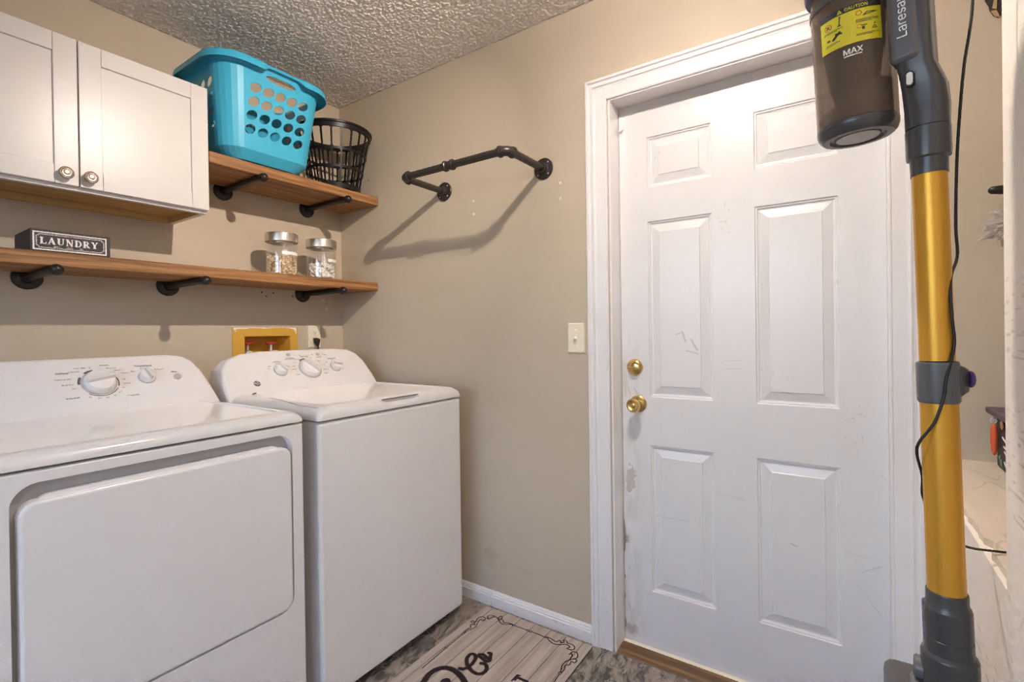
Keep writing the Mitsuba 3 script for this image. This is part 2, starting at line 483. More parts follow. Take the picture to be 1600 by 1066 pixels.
# wall_left with an opening for an added, unseen window that lets in fill daylight
wl_ = sbox(NICHE_Y - 0.1, 0, 0.0, HC + 0.1).difference(sbox(-2.25, 0.45, -0.75, 2.10))
struct('wall_left', place(extrude(wl_, 0.12), (XL, 0, 0), (0, 1, 0), (0, 0, 1), (-1, 0, 0)), 'mat_wall')
wfr = cat(*[cbox((XL - 0.07, y0, z0), (XL - 0.02, y1, z1), 0.003) for y0, y1, z0, z1 in
            ((-2.25, -2.20, 0.45, 2.10), (-0.80, -0.75, 0.45, 2.10), (-2.20, -0.80, 0.45, 0.50), (-2.20, -0.80, 2.05, 2.10), (-2.20, -0.80, 1.28, 1.32))])
struct('added_window_1__frame', wfr, 'mat_trim')
tag('added_window_1', kind='structure')
pv = np.array([[XL - 0.045, -2.20, 0.50], [XL - 0.045, -0.80, 0.50], [XL - 0.045, -0.80, 2.05], [XL - 0.045, -2.20, 2.05]])
scene['added_window_1__pane'] = mikit.ply((pv, np.array([[0, 1, 2], [0, 2, 3]])), 'mat_pane')

# added, unseen glazed opening in wall_front, left of the camera, for daylight fill
gd_ = sbox(-3.0, 0.06, -2.35, 2.06).difference(sbox(-2.94, 0.14, -2.41, 2.0))
struct('added_window_2__frame', place(extrude(gd_, 0.05), (0, NICHE_Y - 0.02, 0), (1, 0, 0), (0, 0, 1), (0, -1, 0)), 'mat_trim')
tag('added_window_2', kind='structure')
for xa, xb in ((-2.94, -2.41),):
    pv = np.array([[xa, NICHE_Y - 0.045, 0.14], [xb, NICHE_Y - 0.045, 0.14], [xb, NICHE_Y - 0.045, 2.0], [xa, NICHE_Y - 0.045, 2.0]])
    scene[numbered('added_window_2__pane')] = mikit.ply((pv, np.array([[0, 1, 2], [0, 2, 3]])), 'mat_pane')

# the sill board of the pass-through, with a chipped front edge
n_ = 60
xs_ = np.linspace(NICHE_X0, 0.0, n_)
chip = 0.006 * meshkit.fbm(np.column_stack([xs_ * 40, xs_ * 0, xs_ * 0]), 3) + 0.010 * (meshkit.noise(np.column_stack([xs_ * 14, xs_ * 0 + 5, xs_ * 0])) > 0.66)
led = Polygon([(x, -2.478 - c + 0.004) for x, c in zip(xs_, chip)] + [(0, -2.85), (NICHE_X0, -2.85)])
struct('trim_1__board', place(extrude(led, 0.012), (0, 0, SILL_Z - 0.012), (1, 0, 0), (0, 1, 0)), 'mat_ledge')
tag('trim_1', kind='structure')
# ceiling: flat slab and, where the camera looks, the popcorn texture in relief
struct('ceiling', cbox((XL - 0.1, -2.95, HC + 0.008), (0.12, 0.12, HC + 0.1)), 'mat_ceiling')
gx, gy = np.arange(-2.0, 0.0001, 0.0030), np.arange(-1.85, 0.0001, 0.0030)
X, Y = np.meshgrid(gx, gy, indexing='ij')
P = np.column_stack([X.ravel(), Y.ravel(), np.zeros(X.size)])
from scipy.spatial import cKDTree
seeds = np.column_stack([rng.uniform(-2.02, 0.02, 62000), rng.uniform(-1.87, 0.02, 62000)])
srad = rng.uniform(0.0028, 0.0070, len(seeds))
sh_ = rng.uniform(0.55, 1.25, len(seeds))
dd_, ix_ = cKDTree(seeds).query(P[:, :2], k=8, workers=1)
hh = np.max(np.clip(1 - (dd_ / srad[ix_]) ** 2, 0, 1) ** 0.7 * srad[ix_] * sh_[ix_], axis=1)
Zc = HC - 0.62 * hh
nx, ny = len(gx), len(gy)
ii, jj = np.meshgrid(np.arange(nx - 1), np.arange(ny - 1), indexing='ij')
a_ = (ii * ny + jj).ravel()
fc = np.vstack([np.column_stack([a_, a_ + 1, a_ + ny]), np.column_stack([a_ + ny, a_ + 1, a_ + ny + 1])])
struct('ceiling__popcorn', trimesh.Trimesh(np.column_stack([P[:, :2], Zc]), fc, process=False), 'mat_ceiling', True)

# floor: joint bed and flagstones
struct('floor', cbox((XL - 0.1, -2.95, -0.1), (0.12, 0.12, -0.0015)), 'mat_joint')
pts = []
while len(pts) < 210:
    q = (rng.uniform(-2.6, 0.1), rng.uniform(-2.5, -0.3))
    if all((q[0] - a) ** 2 + (q[1] - b) ** 2 > 0.115 ** 2 * (0.5 + 0.5 * rng.random()) for a, b in pts):
        pts.append(q)
    elif rng.random() < 0.002:
        break
area = sbox(-2.6, NICHE_Y, -0.001, -0.35).union(sbox(-0.001, -2.39, 0.0, -1.585))
n_stone = 0
for g in voronoi_diagram(MultiPoint(pts)).geoms:
    g = g.buffer(-0.0022, join_style=2).intersection(area)
    if g.is_empty or g.area < 3e-4 or g.geom_type != 'Polygon':
        continue
    g2 = g.buffer(-0.0025, join_style=2)
    if g2.is_empty or g2.geom_type != 'Polygon' or len(g2.exterior.coords) != len(g.exterior.coords):
        st = extrude(g, 0.0015)
        st.apply_translation([0, 0, -0.0015])
    else:
        st = extrude(g, 0.0015)
        st.apply_translation([0, 0, -0.0015])
    struct('floor__stone', st, 'mat_stone')
    n_stone += 1

# baseboard along wall_right: two lengths with an open joint
bp = Polygon([(0, 0), (-0.0140, 0), (-0.0140, 0.041), (-0.0105, 0.0435), (-0.0100, 0.0455), (-0.0105, 0.0485), (-0.0070, 0.0530), (-0.0065, 0.0560), (-0.0010, 0.0640), (0, 0.0640)])
for y0, y1 in ((-0.02, -1.0085), (-1.0105, -1.487)):
    struct('baseboard_right__board', place(extrude(bp, abs(y1 - y0)), (0, y0, 0), (1, 0, 0), (0, 0, 1), (0, -1, 0)), 'mat_trim')
tag('baseboard_right', kind='structure')

# door casing: moulded profile (d = distance from the outer edge, h = how far it stands off the wall)
PROF = [(0, 0), (0, 0.018), (0.004, 0.021), (0.011, 0.021), (0.0135, 0.0165), (0.017, 0.0155), (0.024, 0.0165), (0.029, 0.0185), (0.0315, 0.0145),
        (0.036, 0.0135), (0.039, 0.0125), (0.074, 0.0105), (0.0755, 0.0125), (0.080, 0.0125), (0.083, 0.010), (0.083, 0)]
CY0, CY1, CZ = -1.489, -2.468, 2.130


def casing_run(kind):
    rings = []
    W = 0.083
    for d, h in PROF:
        if kind == 'left':
            rings.append([(-h, CY0 - d, 0.0), (-h, CY0 - d, CZ - d)])
        elif kind == 'right':
            k = d * (CY1 - (DOOR_Y1 + 0.006)) / -W
            rings.append([(-h, CY1 + k, 0.0), (-h, CY1 + k, CZ - d)])
        else:
            k = d * (CY1 - (DOOR_Y1 + 0.006)) / -W
            rings.append([(-h, CY0 - d, CZ - d), (-h, CY1 + k, CZ - d)])
    A = np.array(rings)
    m = loft([A[:, 0], A[:, 1]])
    m.fix_normals()
    return m


tag('trim_2', kind='structure')
struct('trim_2__casing', casing_run('left'), 'mat_trim')
struct('trim_2__casing', casing_run('right'), 'mat_trim')
struct('trim_2__casing', casing_run('head'), 'mat_trim')
# jamb boards and stops inside the opening
JX = 0.12
struct('trim_2__jamb', cbox((-0.009, DOOR_Y0 - 0.007, 0), (JX, DOOR_Y0, DOOR_Z), 0.001), 'mat_trim')
struct('trim_2__jamb', cbox((-0.009, DOOR_Y1, 0), (JX, DOOR_Y1 + 0.003, DOOR_Z), 0.001), 'mat_trim')
struct('trim_2__jamb', cbox((-0.009, DOOR_Y1, DOOR_Z - 0.003), (JX, DOOR_Y0, DOOR_Z + 0.001), 0.001), 'mat_trim')
sill = Polygon([(-0.012, 0), (-0.010, 0.004), (0.055, 0.010), (0.118, 0.010), (0.118, 0)])
struct('trim_2__sill', place(extrude(sill, DOOR_Y0 - DOOR_Y1 - 0.010), (0, DOOR_Y0 - 0.007, -0.001), (1, 0, 0), (0, 0, 1), (0, -1, 0)), 'mat_sill')
cau = Polygon([(0.058, 0.0085), (0.073, 0.0085), (0.073, 0.013)])
struct('trim_2__caulk', place(extrude(cau, DOOR_Y0 - DOOR_Y1 - 0.012), (0, DOOR_Y0 - 0.008, 0), (1, 0, 0), (0, 0, 1), (0, -1, 0)), 'mat_ivory')

# the six-panel door
DX, SY0, SY1 = 0.0745, -1.5875, -2.3965
PAN = [(y0, y1, z0, z1) for z0, z1 in ((1.720, 1.905), (0.945, 1.594), (0.221, 0.766)) for y0, y1 in ((-1.694, -1.918), (-2.051, -2.280))]
slab = sbox(SY1, 0.012, SY0, DOOR_Z - 0.004).difference(unary_union([sbox(y1, z0, y0, z1) for y0, y1, z0, z1 in PAN]))
tag('door_1', kind='structure')
struct('door_1__slab', cat(place(extrude(slab, 0.030), (DX, 0, 0), (0, 1, 0), (0, 0, 1), (1, 0, 0)), cbox((DX + 0.02, SY1, 0.012), (DX + 0.044, SY0, DOOR_Z - 0.004))), 'mat_door')
STEPS = [(0, 0), (0.0025, 0.0045), (0.0065, 0.0045), (0.0085, 0.0085), (0.0135, 0.0095), (0.040, 0.0030), (0.042, 0.0012)]


def door_panel(y0, y1, z0, z1):
    loops = []
    for d, h in STEPS:
        loops.append(np.array([(DX + h, y1 + d, z0 + d), (DX + h, y1 + d, z1 - d), (DX + h, y0 - d, z1 - d), (DX + h, y0 - d, z0 + d)]))
    return loft(loops, cap0=False)


for q in PAN:
    struct('door_1__panel', door_panel(*q), 'mat_door')
# brass deadbolt and knob
db = struct('door_1__deadbolt', lathe([(0, 0.014), (0.012, 0.014), (0.020, 0.012), (0.027, 0.008), (0.031, 0.003), (0.031, 0)], (DX, -1.639, 1.054), (-1, 0, 0), 36), 'mat_brass', 40)
tag(db, 'round brass deadbolt plate')
struct(db + '__thumb_turn', hull_spheres([(DX - 0.018, -1.639 + 0.017, 1.055), (DX - 0.018, -1.639 - 0.017, 1.053), (DX - 0.026, -1.639 + 0.012, 1.055), (DX - 0.026, -1.639 - 0.012, 1.053)], 0.0035, 10), 'mat_brass', 40)
KZ, KY = 0.917, -1.650
kn = struct('door_1__knob', lathe([(0.012, 0.008), (0.011, 0.026), (0.013, 0.032), (0.020, 0.037), (0.0255, 0.046), (0.0262, 0.054), (0.023, 0.062), (0.0205, 0.064), (0.019, 0.062), (0.010, 0.061), (0.009, 0.064), (0, 0.065)], (DX, KY, KZ), (-1, 0, 0), 40), 'mat_brass', 40)
tag(kn, 'round brass door knob')
struct(kn + '__rose', lathe([(0.008, 0.012), (0.014, 0.012), (0.024, 0.009), (0.031, 0.004), (0.032, 0)], (DX, KY, KZ), (-1, 0, 0), 36), 'mat_brass', 40)
struct('door_1__latch', cat(cbox((DX - 0.006, -1.606, 1.952), (DX, -1.592, 1.985), 0.002), cbox((DX - 0.013, -1.600, 1.945), (DX, -1.591, 1.955), 0.002)), 'mat_trim')

# ---------------------------------------------------------------- ceiling light (above the frame)
lamp = thing('ceiling_lamp', 'flat round white lamp in a white holder on the textured ceiling', 'lamp')
add(lamp + '__holder', lathe([(0, 0.077), (0.075, 0.077), (0.075, 0.060), (0.052, 0.040), (0.025, 0.030), (0.025, 0.024), (0, 0.024)], LAMP_POS - [0, 0, 0.008], (0, 0, 1), 32), 'mat_plastic_white', 40)
bulb = trimesh.creation.icosphere(3, LAMP_R)
bulb.apply_scale([1, 1, 0.32])
bulb.apply_translation(LAMP_POS)
key = add(lamp + '__bulb', bulb, 'mat_white_print', True)
scene[key]['emitter'] = {'type': 'area', 'radiance': {'type': 'rgb', 'value': LAMP_RADIANCE}}

# added spot at the lamp, no real source: brightens the shelves and back wall
scene['added_shelf_spot'] = {'type': 'spot', 'to_world': T().look_at(origin=(LAMP_POS + [0, 0.03, -0.03]).tolist(), target=[-0.40, 0.0, 1.72], up=[0, 0, 1]),
                      'intensity': {'type': 'rgb', 'value': SPOT_INTENSITY}, 'cutoff_angle': 38.0, 'beam_width': 12.0}

# torn place in the wall paper beside the pass-through
tear = Polygon([(-2.585, 2.06), (-2.594, 2.015), (-2.600, 2.000), (-2.603, 1.985), (-2.609, 1.972), (-2.618, 1.964), (-2.63, 1.975), (-2.64, 2.06)])
struct('wall_right__tear', place(extrude(tear, 0.003), (-0.003, 0, 0), (0, 1, 0), (0, 0, 1), (1, 0, 0)), 'mat_dark')
flap = unary_union([Polygon([(-2.602, 2.05), (-2.610, 2.01), (-2.606, 1.99), (-2.614, 1.985), (-2.618, 2.05)]), Polygon([(-2.604, 1.984), (-2.612, 1.968), (-2.620, 1.964), (-2.614, 1.982)])])
struct('wall_right__flap', place(extrude(flap, 0.004), (-0.007, 0, 0), (0, 1, 0), (0, 0, 1), (1, 0, 0)), 'mat_tan')

for x_, z_ in ((-0.394, 1.399), (-0.429, 1.381), (-0.451, 1.3985), (-0.294, 1.388)):
    struct('wall_back__screw_hole', cyl((x_, -0.0006, z_), (x_, 0.001, z_), 0.0034, 14), 'mat_dark')
for x_, z_, r_ in ((-0.119, 1.377, 0.008), (-0.080, 1.375, 0.006), (-0.097, 1.333, 0.007)):
    q_ = Point(x_, z_).buffer(r_ * 1.0).difference(Point(x_ + 0.002, z_ + 0.003).buffer(r_ * 0.72))
    struct('wall_back__filler_spot', place(extrude(q_, 0.0008), (0, -0.0002, 0), (1, 0, 0), (0, 0, 1)), 'mat_pale_label')
struct('wall_right__screw_hole', cyl((-0.0006, -0.235, 1.998), (0.001, -0.235, 1.998), 0.0034, 14), 'mat_dark')
# ---------------------------------------------------------------- wall cabinet
cab = thing('wall_cabinet', 'white two-door shaker wall cabinet hanging above the lower wood shelf', 'cabinet')
CX0, CXM, CX1, CF, CB, CT = -1.5775, -1.1955, -0.8175, -0.293, 1.657, 2.129
add(cab + '__body', cat(cbox((CX1 - 0.016, CF, CB), (CX1, 0, CT), 0.001), cbox((CX0, CF, CB), (CX0 + 0.016, 0, CT), 0.001), cbox((CX0 + 0.0165, CF + 0.02, CT - 0.016), (CX1 - 0.0165, 0, CT)),
                        cbox((CX0 + 0.0165, CF, CB), (CX1 - 0.0165, CF + 0.019, CB + 0.03), 0.001), cbox((CX0 + 0.0165, CF, CT - 0.03), (CX1 - 0.0165, CF + 0.019, CT)),
                        cbox((CXM - 0.02, CF, CB + 0.0305), (CXM + 0.02, CF + 0.019, CT - 0.0305))), 'mat_cabinet')
tag(add(cab + '__underside', cat(cbox((CX0 + 0.017, CF + 0.020, CB + 0.024), (CX1 - 0.017, -0.001, CB + 0.034)), cbox((CX0 + 0.017, -0.018, CB + 0.001), (CX1 - 0.017, -0.001, CB + 0.023)),
                                 cbox((CX1 - 0.0215, CF + 0.020, CB + 0.0005), (CX1 - 0.0165, -0.019, CB + 0.023))), 'mat_birch'), 'bare wood underside')


def cab_door(x0, x1, knob_x):
    z0, z1, w = CB + 0.011, CT - 0.002, 0.057
    fr = sbox(x0, z0, x1, z1).difference(sbox(x0 + w, z0 + w, x1 - w, z1 - w))
    k = add(cab + '__door', cat(cbox((x0, -0.312, z0), (x0 + w, CF - 0.001, z1), 0.0012), cbox((x1 - w, -0.312, z0), (x1, CF - 0.001, z1), 0.0012),
                                cbox((x0 + w + 0.0006, -0.3118, z0), (x1 - w - 0.0006, CF - 0.001, z0 + w), 0.0010), cbox((x0 + w + 0.0006, -0.3118, z1 - w), (x1 - w - 0.0006, CF - 0.001, z1), 0.0010)), 'mat_cabinet')
    add(k + '__panel', cbox((x0 + w - 0.004, -0.3045, z0 + w - 0.004), (x1 - w + 0.004, CF - 0.002, z1 - w + 0.004)), 'mat_cabinet')
    tag(add(k + '__knob', lathe([(0.006, 0), (0.006, 0.010), (0.009, 0.014), (0.0165, 0.017), (0.0185, 0.020), (0.0185, 0.023), (0.0165, 0.0255), (0.013, 0.0245), (0.0115, 0.0265), (0.008, 0.026), (0.0065, 0.028), (0, 0.029)],
                                (knob_x, -0.312, 1.699), (0, -1, 0), 32), 'mat_nickel', 35), 'round brushed nickel knob')


cab_door(CX0 + 0.002, CXM - 0.0018, -1.232)
cab_door(CXM + 0.0018, CX1, -1.1725)

# ---------------------------------------------------------------- shelves on pipe brackets
sl = add('wood_shelf', cbox((-1.80, -0.300, 1.4155), (-0.004, -0.026, 1.457), 0.0025), 'mat_oak')
tag(sl, 'long stained wood shelf below the white cabinet, holding the sign and two jars', 'shelf')
su = add('wood_shelf', cbox((CX1 + 0.003, -0.310, 1.854), (-0.004, -0.026, 1.8965), 0.0025), 'mat_oak')
tag(su, 'short stained wood shelf right of the white cabinet, under the two laundry baskets', 'shelf')


def bracket(x, zb, y_end, label):
    b = thing('pipe_bracket', label, 'bracket', 'black pipe brackets under the wood shelves')
    z = zb - 0.0140
    add(b + '__flange', lathe([(0, 0.024), (0.0175, 0.024), (0.0195, 0.012), (0.024, 0.008), (0.039, 0.006), (0.041, 0.004), (0.041, 0.0)], (x, -0.0003, z), (0, -1, 0), 32), 'mat_black_iron', 35)
    add(b + '__pipe', cyl((x, -0.0245, z), (x, y_end + 0.021, z), 0.0132, 20), 'mat_black_iron', 35)
    add(b + '__cap', lathe([(0.0150, -0.004), (0.0172, 0), (0.0172, 0.006), (0.0155, 0.008), (0.0165, 0.014), (0.0150, 0.020), (0.0105, 0.0255), (0.005, 0.028), (0, 0.0285)], (x, y_end + 0.0245, z - 0.0005), (0, -1, 0), 24), 'mat_black_iron', 50)


bracket(-1.2585, 1.4155, -0.345, 'black pipe bracket under the lower shelf, below the black sign')
bracket(-0.8420, 1.4155, -0.345, 'black pipe bracket under the middle of the lower shelf, between the sign and the jars')
bracket(-0.2390, 1.4155, -0.345, 'black pipe bracket under the lower shelf, below the jar of white lumps')
bracket(-0.6200, 1.8540, -0.350, 'black pipe bracket under the upper shelf, below the blue laundry basket')
bracket(-0.2090, 1.8540, -0.350, 'black pipe bracket under the upper shelf, below the black round basket')

# ---------------------------------------------------------------- block sign
sg = thing('block_sign', 'black wooden block sign with white lettering LAUNDRY on the lower shelf', 'sign')
SX0, SX1, SY, SZ0, SZ1 = -1.3085, -1.1170, -0.2950, 1.4573, 1.5230
add(sg + '__block', cbox((SX0, SY, SZ0), (SX1, -0.118, SZ1), 0.0012), 'mat_sign_black')


def serif(letters, h, w0=0.62, gap=0.13):
    """Slab-serif capitals from bars, as one polygon."""
    x, out = 0.0, []
    th, tn, sf = 0.20, 0.085, 0.075

    def bar(x0, y0, x1, y1, w):
        return LineString([(x0, y0), (x1, y1)]).buffer(w / 2, cap_style=2)

    def foot(cx, y, w=0.34):
        return sbox(cx - w / 2, y - sf / 2, cx + w / 2, y + sf / 2)
    lo, hi = sf / 2, 1 - sf / 2
    for ch in letters:
        w = w0
        if ch == 'L':
            g = [bar(0.17, 0, 0.17, 1, th), foot(0.17, lo), foot(0.17, hi), sbox(0.1, 0, w, tn), sbox(w - 0.08, 0, w, 0.30)]
        elif ch == 'A':
            w = 0.78
            g = [bar(0.39, 1, 0.12, 0.02, tn), bar(0.37, 1, 0.63, 0.02, th * 0.95), bar(0.22, 0.34, 0.56, 0.34, tn), foot(0.13, lo, 0.27), foot(0.64, lo, 0.30)]
        elif ch == 'U':
            w = 0.74
            g = [bar(0.17, 0.3, 0.17, 1, th), bar(0.60, 0.3, 0.60, 1, tn), foot(0.17, hi), foot(0.60, hi, 0.26),
                 Point(0.355, 0.32).buffer(0.285).intersection(sbox(0, -0.2, 1, 0.32)).difference(affinity.scale(Point(0.39, 0.34).buffer(0.18), 1, 1.25))]
        elif ch == 'N':
            w = 0.78
            g = [bar(0.15, 0, 0.15, 1, tn), bar(0.64, 0, 0.64, 1, tn), bar(0.14, 0.98, 0.63, 0.02, th * 0.95), foot(0.15, lo, 0.28), foot(0.12, hi, 0.26), foot(0.64, hi, 0.28)]
        elif ch == 'D':
            w = 0.72
            outer = affinity.scale(Point(0.28, 0.5).buffer(0.5), 0.86, 1).intersection(sbox(0.25, 0, 1, 1))
            inner = affinity.scale(Point(0.28, 0.5).buffer(0.42), 0.62, 1).intersection(sbox(0.2, 0, 1, 1))
            g = [bar(0.17, 0, 0.17, 1, th), foot(0.17, lo), foot(0.17, hi), outer.difference(inner)]
        elif ch == 'R':
            w = 0.74
            outer = affinity.scale(Point(0.30, 0.74).buffer(0.26), 1.15, 1).intersection(sbox(0.25, 0.4, 1, 1))
            inner = affinity.scale(Point(0.30, 0.74).buffer(0.18), 0.78, 1).intersection(sbox(0.2, 0.4, 1, 1))
            g = [bar(0.17, 0, 0.17, 1, th), foot(0.17, lo), foot(0.17, hi), outer.difference(inner), bar(0.34, 0.52, 0.62, 0.03, th * 0.9), foot(0.64, lo, 0.22)]
        else:
            w = 0.76
            g = [bar(0.38, 0, 0.38, 0.45, th), bar(0.14, 0.98, 0.38, 0.42, th * 0.9), bar(0.63, 0.98, 0.39, 0.42, tn), foot(0.38, lo), foot(0.15, hi, 0.30), foot(0.63, hi, 0.26)]
        out.append(affinity.translate(unary_union(g), x, 0))
        x += w + gap
    p = unary_union(out).buffer(0.006)
    return affinity.scale(p, h, h, origin=(0, 0)), (x - gap) * h


SO, SEX, SEZ = np.array([SX0, SY - 0.0001, SZ0]), (1, 0, 0), (0, 0, 1)
SW, SH = SX1 - SX0, SZ1 - SZ0
prints = []
outer_fr = sbox(0.0055, 0.0035, SW - 0.0095, SH - 0.0065).difference(sbox(0.0095, 0.0075, SW - 0.0130, SH - 0.0100))
fx0, fx1, fz0, fz1 = 0.0125, SW - 0.0160, 0.0105, SH - 0.0130
inner = sbox(fx0, fz0, fx1, fz1).difference(unary_union([Point(q).buffer(0.006) for q in ((fx0, fz0), (fx1, fz0), (fx0, fz1), (fx1, fz1))]))
inner_fr = unary_union([inner.difference(inner.buffer(-0.0010)), inner.buffer(-0.0018).difference(inner.buffer(-0.0024))])
lp, lw = serif('LAUNDRY', 0.0205)
lp = affinity.translate(affinity.scale(lp, 0.139 / lw, 1, origin=(0, 0)), 0.0215, 0.0225)
prints += [outer_fr, inner_fr, lp]
for t_, x_, w_ in (('good', 0.052, 0.0045), ('clean', 0.081, 0.0045), ('fun', 0.113, 0.0045)):
    m_ = text(t_, w_, 0.0004)
    m_.vertices[:, 0] += 0.25 * m_.vertices[:, 1]
    prints.append(place(m_, SO + np.array([x_, -0.0003, 0.0145]), SEX, SEZ))
pm = [q if isinstance(q, trimesh.Trimesh) else place(extrude(q, 0.0004), SO + np.array([0, -0.0001, 0]), SEX, SEZ) for q in prints]
for q in pm:
    if q.bounds[0, 1] > SY - 0.0001:
        q.apply_translation([0, -0.0003, 0])
tag(add(sg + '__print', cat(*pm), 'mat_sign_white'), 'white printed frame and lettering')

# ---------------------------------------------------------------- glass jars and what is in them
JZ = 1.4575
chips = np.array([[-1, -0.6, 0], [1, -0.5, 0.2], [0.8, 0.6, -0.1], [-0.7, 0.7, 0.25], [0, 0, 0.35]])
chip_f = np.array([[0, 1, 4], [1, 2, 4], [2, 3, 4], [3, 0, 4], [1, 0, 2], [0, 3, 2]])


def jar(x, y, r, fill, name, label, lab_ang):
    j = thing(name, label, 'jar')
    add(j + '__glass', lathe([(0, 0.004), (r - 0.006, 0.001), (r - 0.001, 0.006), (r, 0.012), (r, 0.140), (r - 0.003, 0.148), (r - 0.010, 0.152), (r - 0.010, 0.158)], (x, y, JZ), (0, 0, 1), 48), 'mat_glass', True)
    tag(add(j + '__lid', lathe([(0, 0.148), (r - 0.014, 0.148), (r - 0.014, 0.1535), (r + 0.0035, 0.1535), (r + 0.0045, 0.155), (r + 0.0045, 0.189), (r + 0.003, 0.1915), (r, 0.192), (0, 0.192)], (x, y, JZ), (0, 0, 1), 56), 'mat_steel', 40), 'brushed steel lid')
    a = np.radians(np.linspace(lab_ang[0], lab_ang[1], 14))
    lo_, hi_ = fill + 0.004, fill + 0.018
    v = np.array([(x + (r + q) * math.cos(t), y + (r + q) * math.sin(t), JZ + z) for t in a for q, z in ((0.0006, lo_), (0.0006, hi_), (0.0012, hi_), (0.0012, lo_))])
    f = []
    for i in range(len(a) - 1):
        for k in range(4):
            f += [[i * 4 + k, i * 4 + (k + 1) % 4, i * 4 + 4 + (k + 1) % 4], [i * 4 + k, i * 4 + 4 + (k + 1) % 4, i * 4 + 4 + k]]
    lm = trimesh.Trimesh(v, f, process=False)
    lm.fix_normals()
    k = add(j + '__paper_strip', lm, 'mat_pale_label')
    return j, r


j1, r1_ = jar(-0.4600, -0.190, 0.0640, 0.090, 'glass_jar', 'left glass jar with a steel lid, holding yellowish flakes', (240, 318))
j2, r2_ = jar(-0.2570, -0.190, 0.0655, 0.080, 'glass_jar', 'right glass jar with a steel lid, near the wall corner, holding white lumps', (262, 322))
fl = [cyl((-0.4600, -0.190, JZ + 0.008), (-0.4600, -0.190, JZ + 0.080), 0.046, 24)]
for k in range(900):
    a, rr = rng.uniform(0, 2 * math.pi), (0.0575 if k % 3 else rng.uniform(0.02, 0.055))
    z = rng.uniform(0.010, 0.088) if k % 3 else rng.uniform(0.078, 0.090)
    R_ = trimesh.transformations.random_rotation_matrix(rng.random(3))[:3, :3]
    s_ = rng.uniform(0.003, 0.0062)
    fl.append(trimesh.Trimesh(chips * s_ @ R_.T + [-0.4600 + (rr - s_ * 0.2) * math.cos(a), -0.190 + (rr - s_ * 0.2) * math.sin(a), JZ + z], chip_f, process=False))
col = []
for i, m_ in enumerate(fl):
    c_ = np.array([0.88, 0.72, 0.44]) if i else np.array([0.55, 0.40, 0.2])
    t_ = rng.random() if i else 0
    col.append(np.tile(c_ * (1 - t_ * 0.35) + np.array([0.82, 0.76, 0.62]) * t_ * 0.35 * (1 if rng.random() < 0.5 else 0.6), (len(m_.vertices), 1)))
scene['mat_flakes'] = {'type': 'twosided', 'bsdf': {'type': 'principled', 'base_color': {'type': 'mesh_attribute', 'name': 'vertex_color'}, 'roughness': 0.7}}
k = add('laundry_flakes', cat(*fl), 'mat_flakes', color=np.vstack(col))
tag(k, 'yellowish flakes filling half of the left glass jar', 'flakes', kind='stuff')
pod0 = trimesh.creation.icosphere(1, 1.0)
pd = [cyl((-0.2570, -0.190, JZ + 0.008), (-0.2570, -0.190, JZ + 0.06), 0.040, 24)]
for k in range(170):
    a, rr, z = rng.uniform(0, 2 * math.pi), (0.052 if k % 4 else rng.uniform(0.0, 0.045)), (rng.uniform(0.013, 0.074) if k % 4 else 0.068)
    R_ = trimesh.transformations.random_rotation_matrix(rng.random(3))[:3, :3]
    pd.append(trimesh.Trimesh(pod0.vertices * [0.0115, 0.008, 0.0055] @ R_.T + [-0.2570 + rr * math.cos(a), -0.190 + rr * math.sin(a), JZ + z], pod0.faces, process=False))
k = add('white_lumps', cat(*pd), 'mat_pod', 50)
tag(k, 'white lumpy pieces heaped in the right glass jar', 'white lumps', kind='stuff')


# ---------------------------------------------------------------- laundry baskets
def rr_map(u, a, b, r):
    """Point and outward normal at the fraction u of a rounded rectangle's outline (half sizes a, b), from the middle of the front edge (-y) anticlockwise."""
    A0, B0, R0 = 0.205, 0.165, 0.080
    seg = np.array([A0 - R0, math.pi / 2 * R0, 2 * (B0 - R0), math.pi / 2 * R0, 2 * (A0 - R0), math.pi / 2 * R0, 2 * (B0 - R0), math.pi / 2 * R0, A0 - R0])
    e = np.concatenate([[0], np.cumsum(seg)]) / seg.sum()
    u = np.clip(u, 0, 1)
    i = np.clip(np.searchsorted(e, u, side='right') - 1, 0, 8)
    t = (u - e[i]) / (e[i + 1] - e[i])
    P0 = {0: lambda t: ((a - r) * t, -b), 2: lambda t: (a, (b - r) * (2 * t - 1)), 4: lambda t: ((a - r) * (1 - 2 * t), b), 6: lambda t: (-a, (b - r) * (1 - 2 * t)), 8: lambda t: (-(a - r) * (1 - t), -b)}
    N0 = {0: (0, -1), 2: (1, 0), 4: (0, 1), 6: (-1, 0), 8: (0, -1)}
    C0 = {1: (1, -1, -90), 3: (1, 1, 0), 5: (-1, 1, 90), 7: (-1, -1, 180)}
    P, N = np.zeros((len(u), 2)), np.zeros((len(u), 2))
    a, b, r = (np.broadcast_to(q, u.shape) for q in (a, b, r))
    for s in range(9):
        k = i == s
        if not k.any():
            continue
        aa, bb, rr, tt = a[k], b[k], r[k], t[k]
        if s in C0:
            sx, sy, a0 = C0[s]
            ang = np.radians(a0 + 90 * tt)
            N[k] = np.column_stack([np.cos(ang), np.sin(ang)])
            P[k] = np.column_stack([sx * (aa - rr), sy * (bb - rr)]) + N[k] * rr[:, None]
        else:
            fn = {0: ((aa - rr) * tt, -bb), 2: (aa, (bb - rr) * (2 * tt - 1)), 4: ((aa - rr) * (1 - 2 * tt), bb), 6: (-aa, (bb - rr) * (1 - 2 * tt)), 8: (-(aa - rr) * (1 - tt), -bb)}[s]
            P[k] = np.column_stack(fn)
            N[k] = N0[s]
    return P, N


B_Z0, B_Z1 = 1.8975, 2.244
B_PER = 2 * (0.125 + 0.085 + 0.125 + 0.085) + 2 * math.pi * 0.080


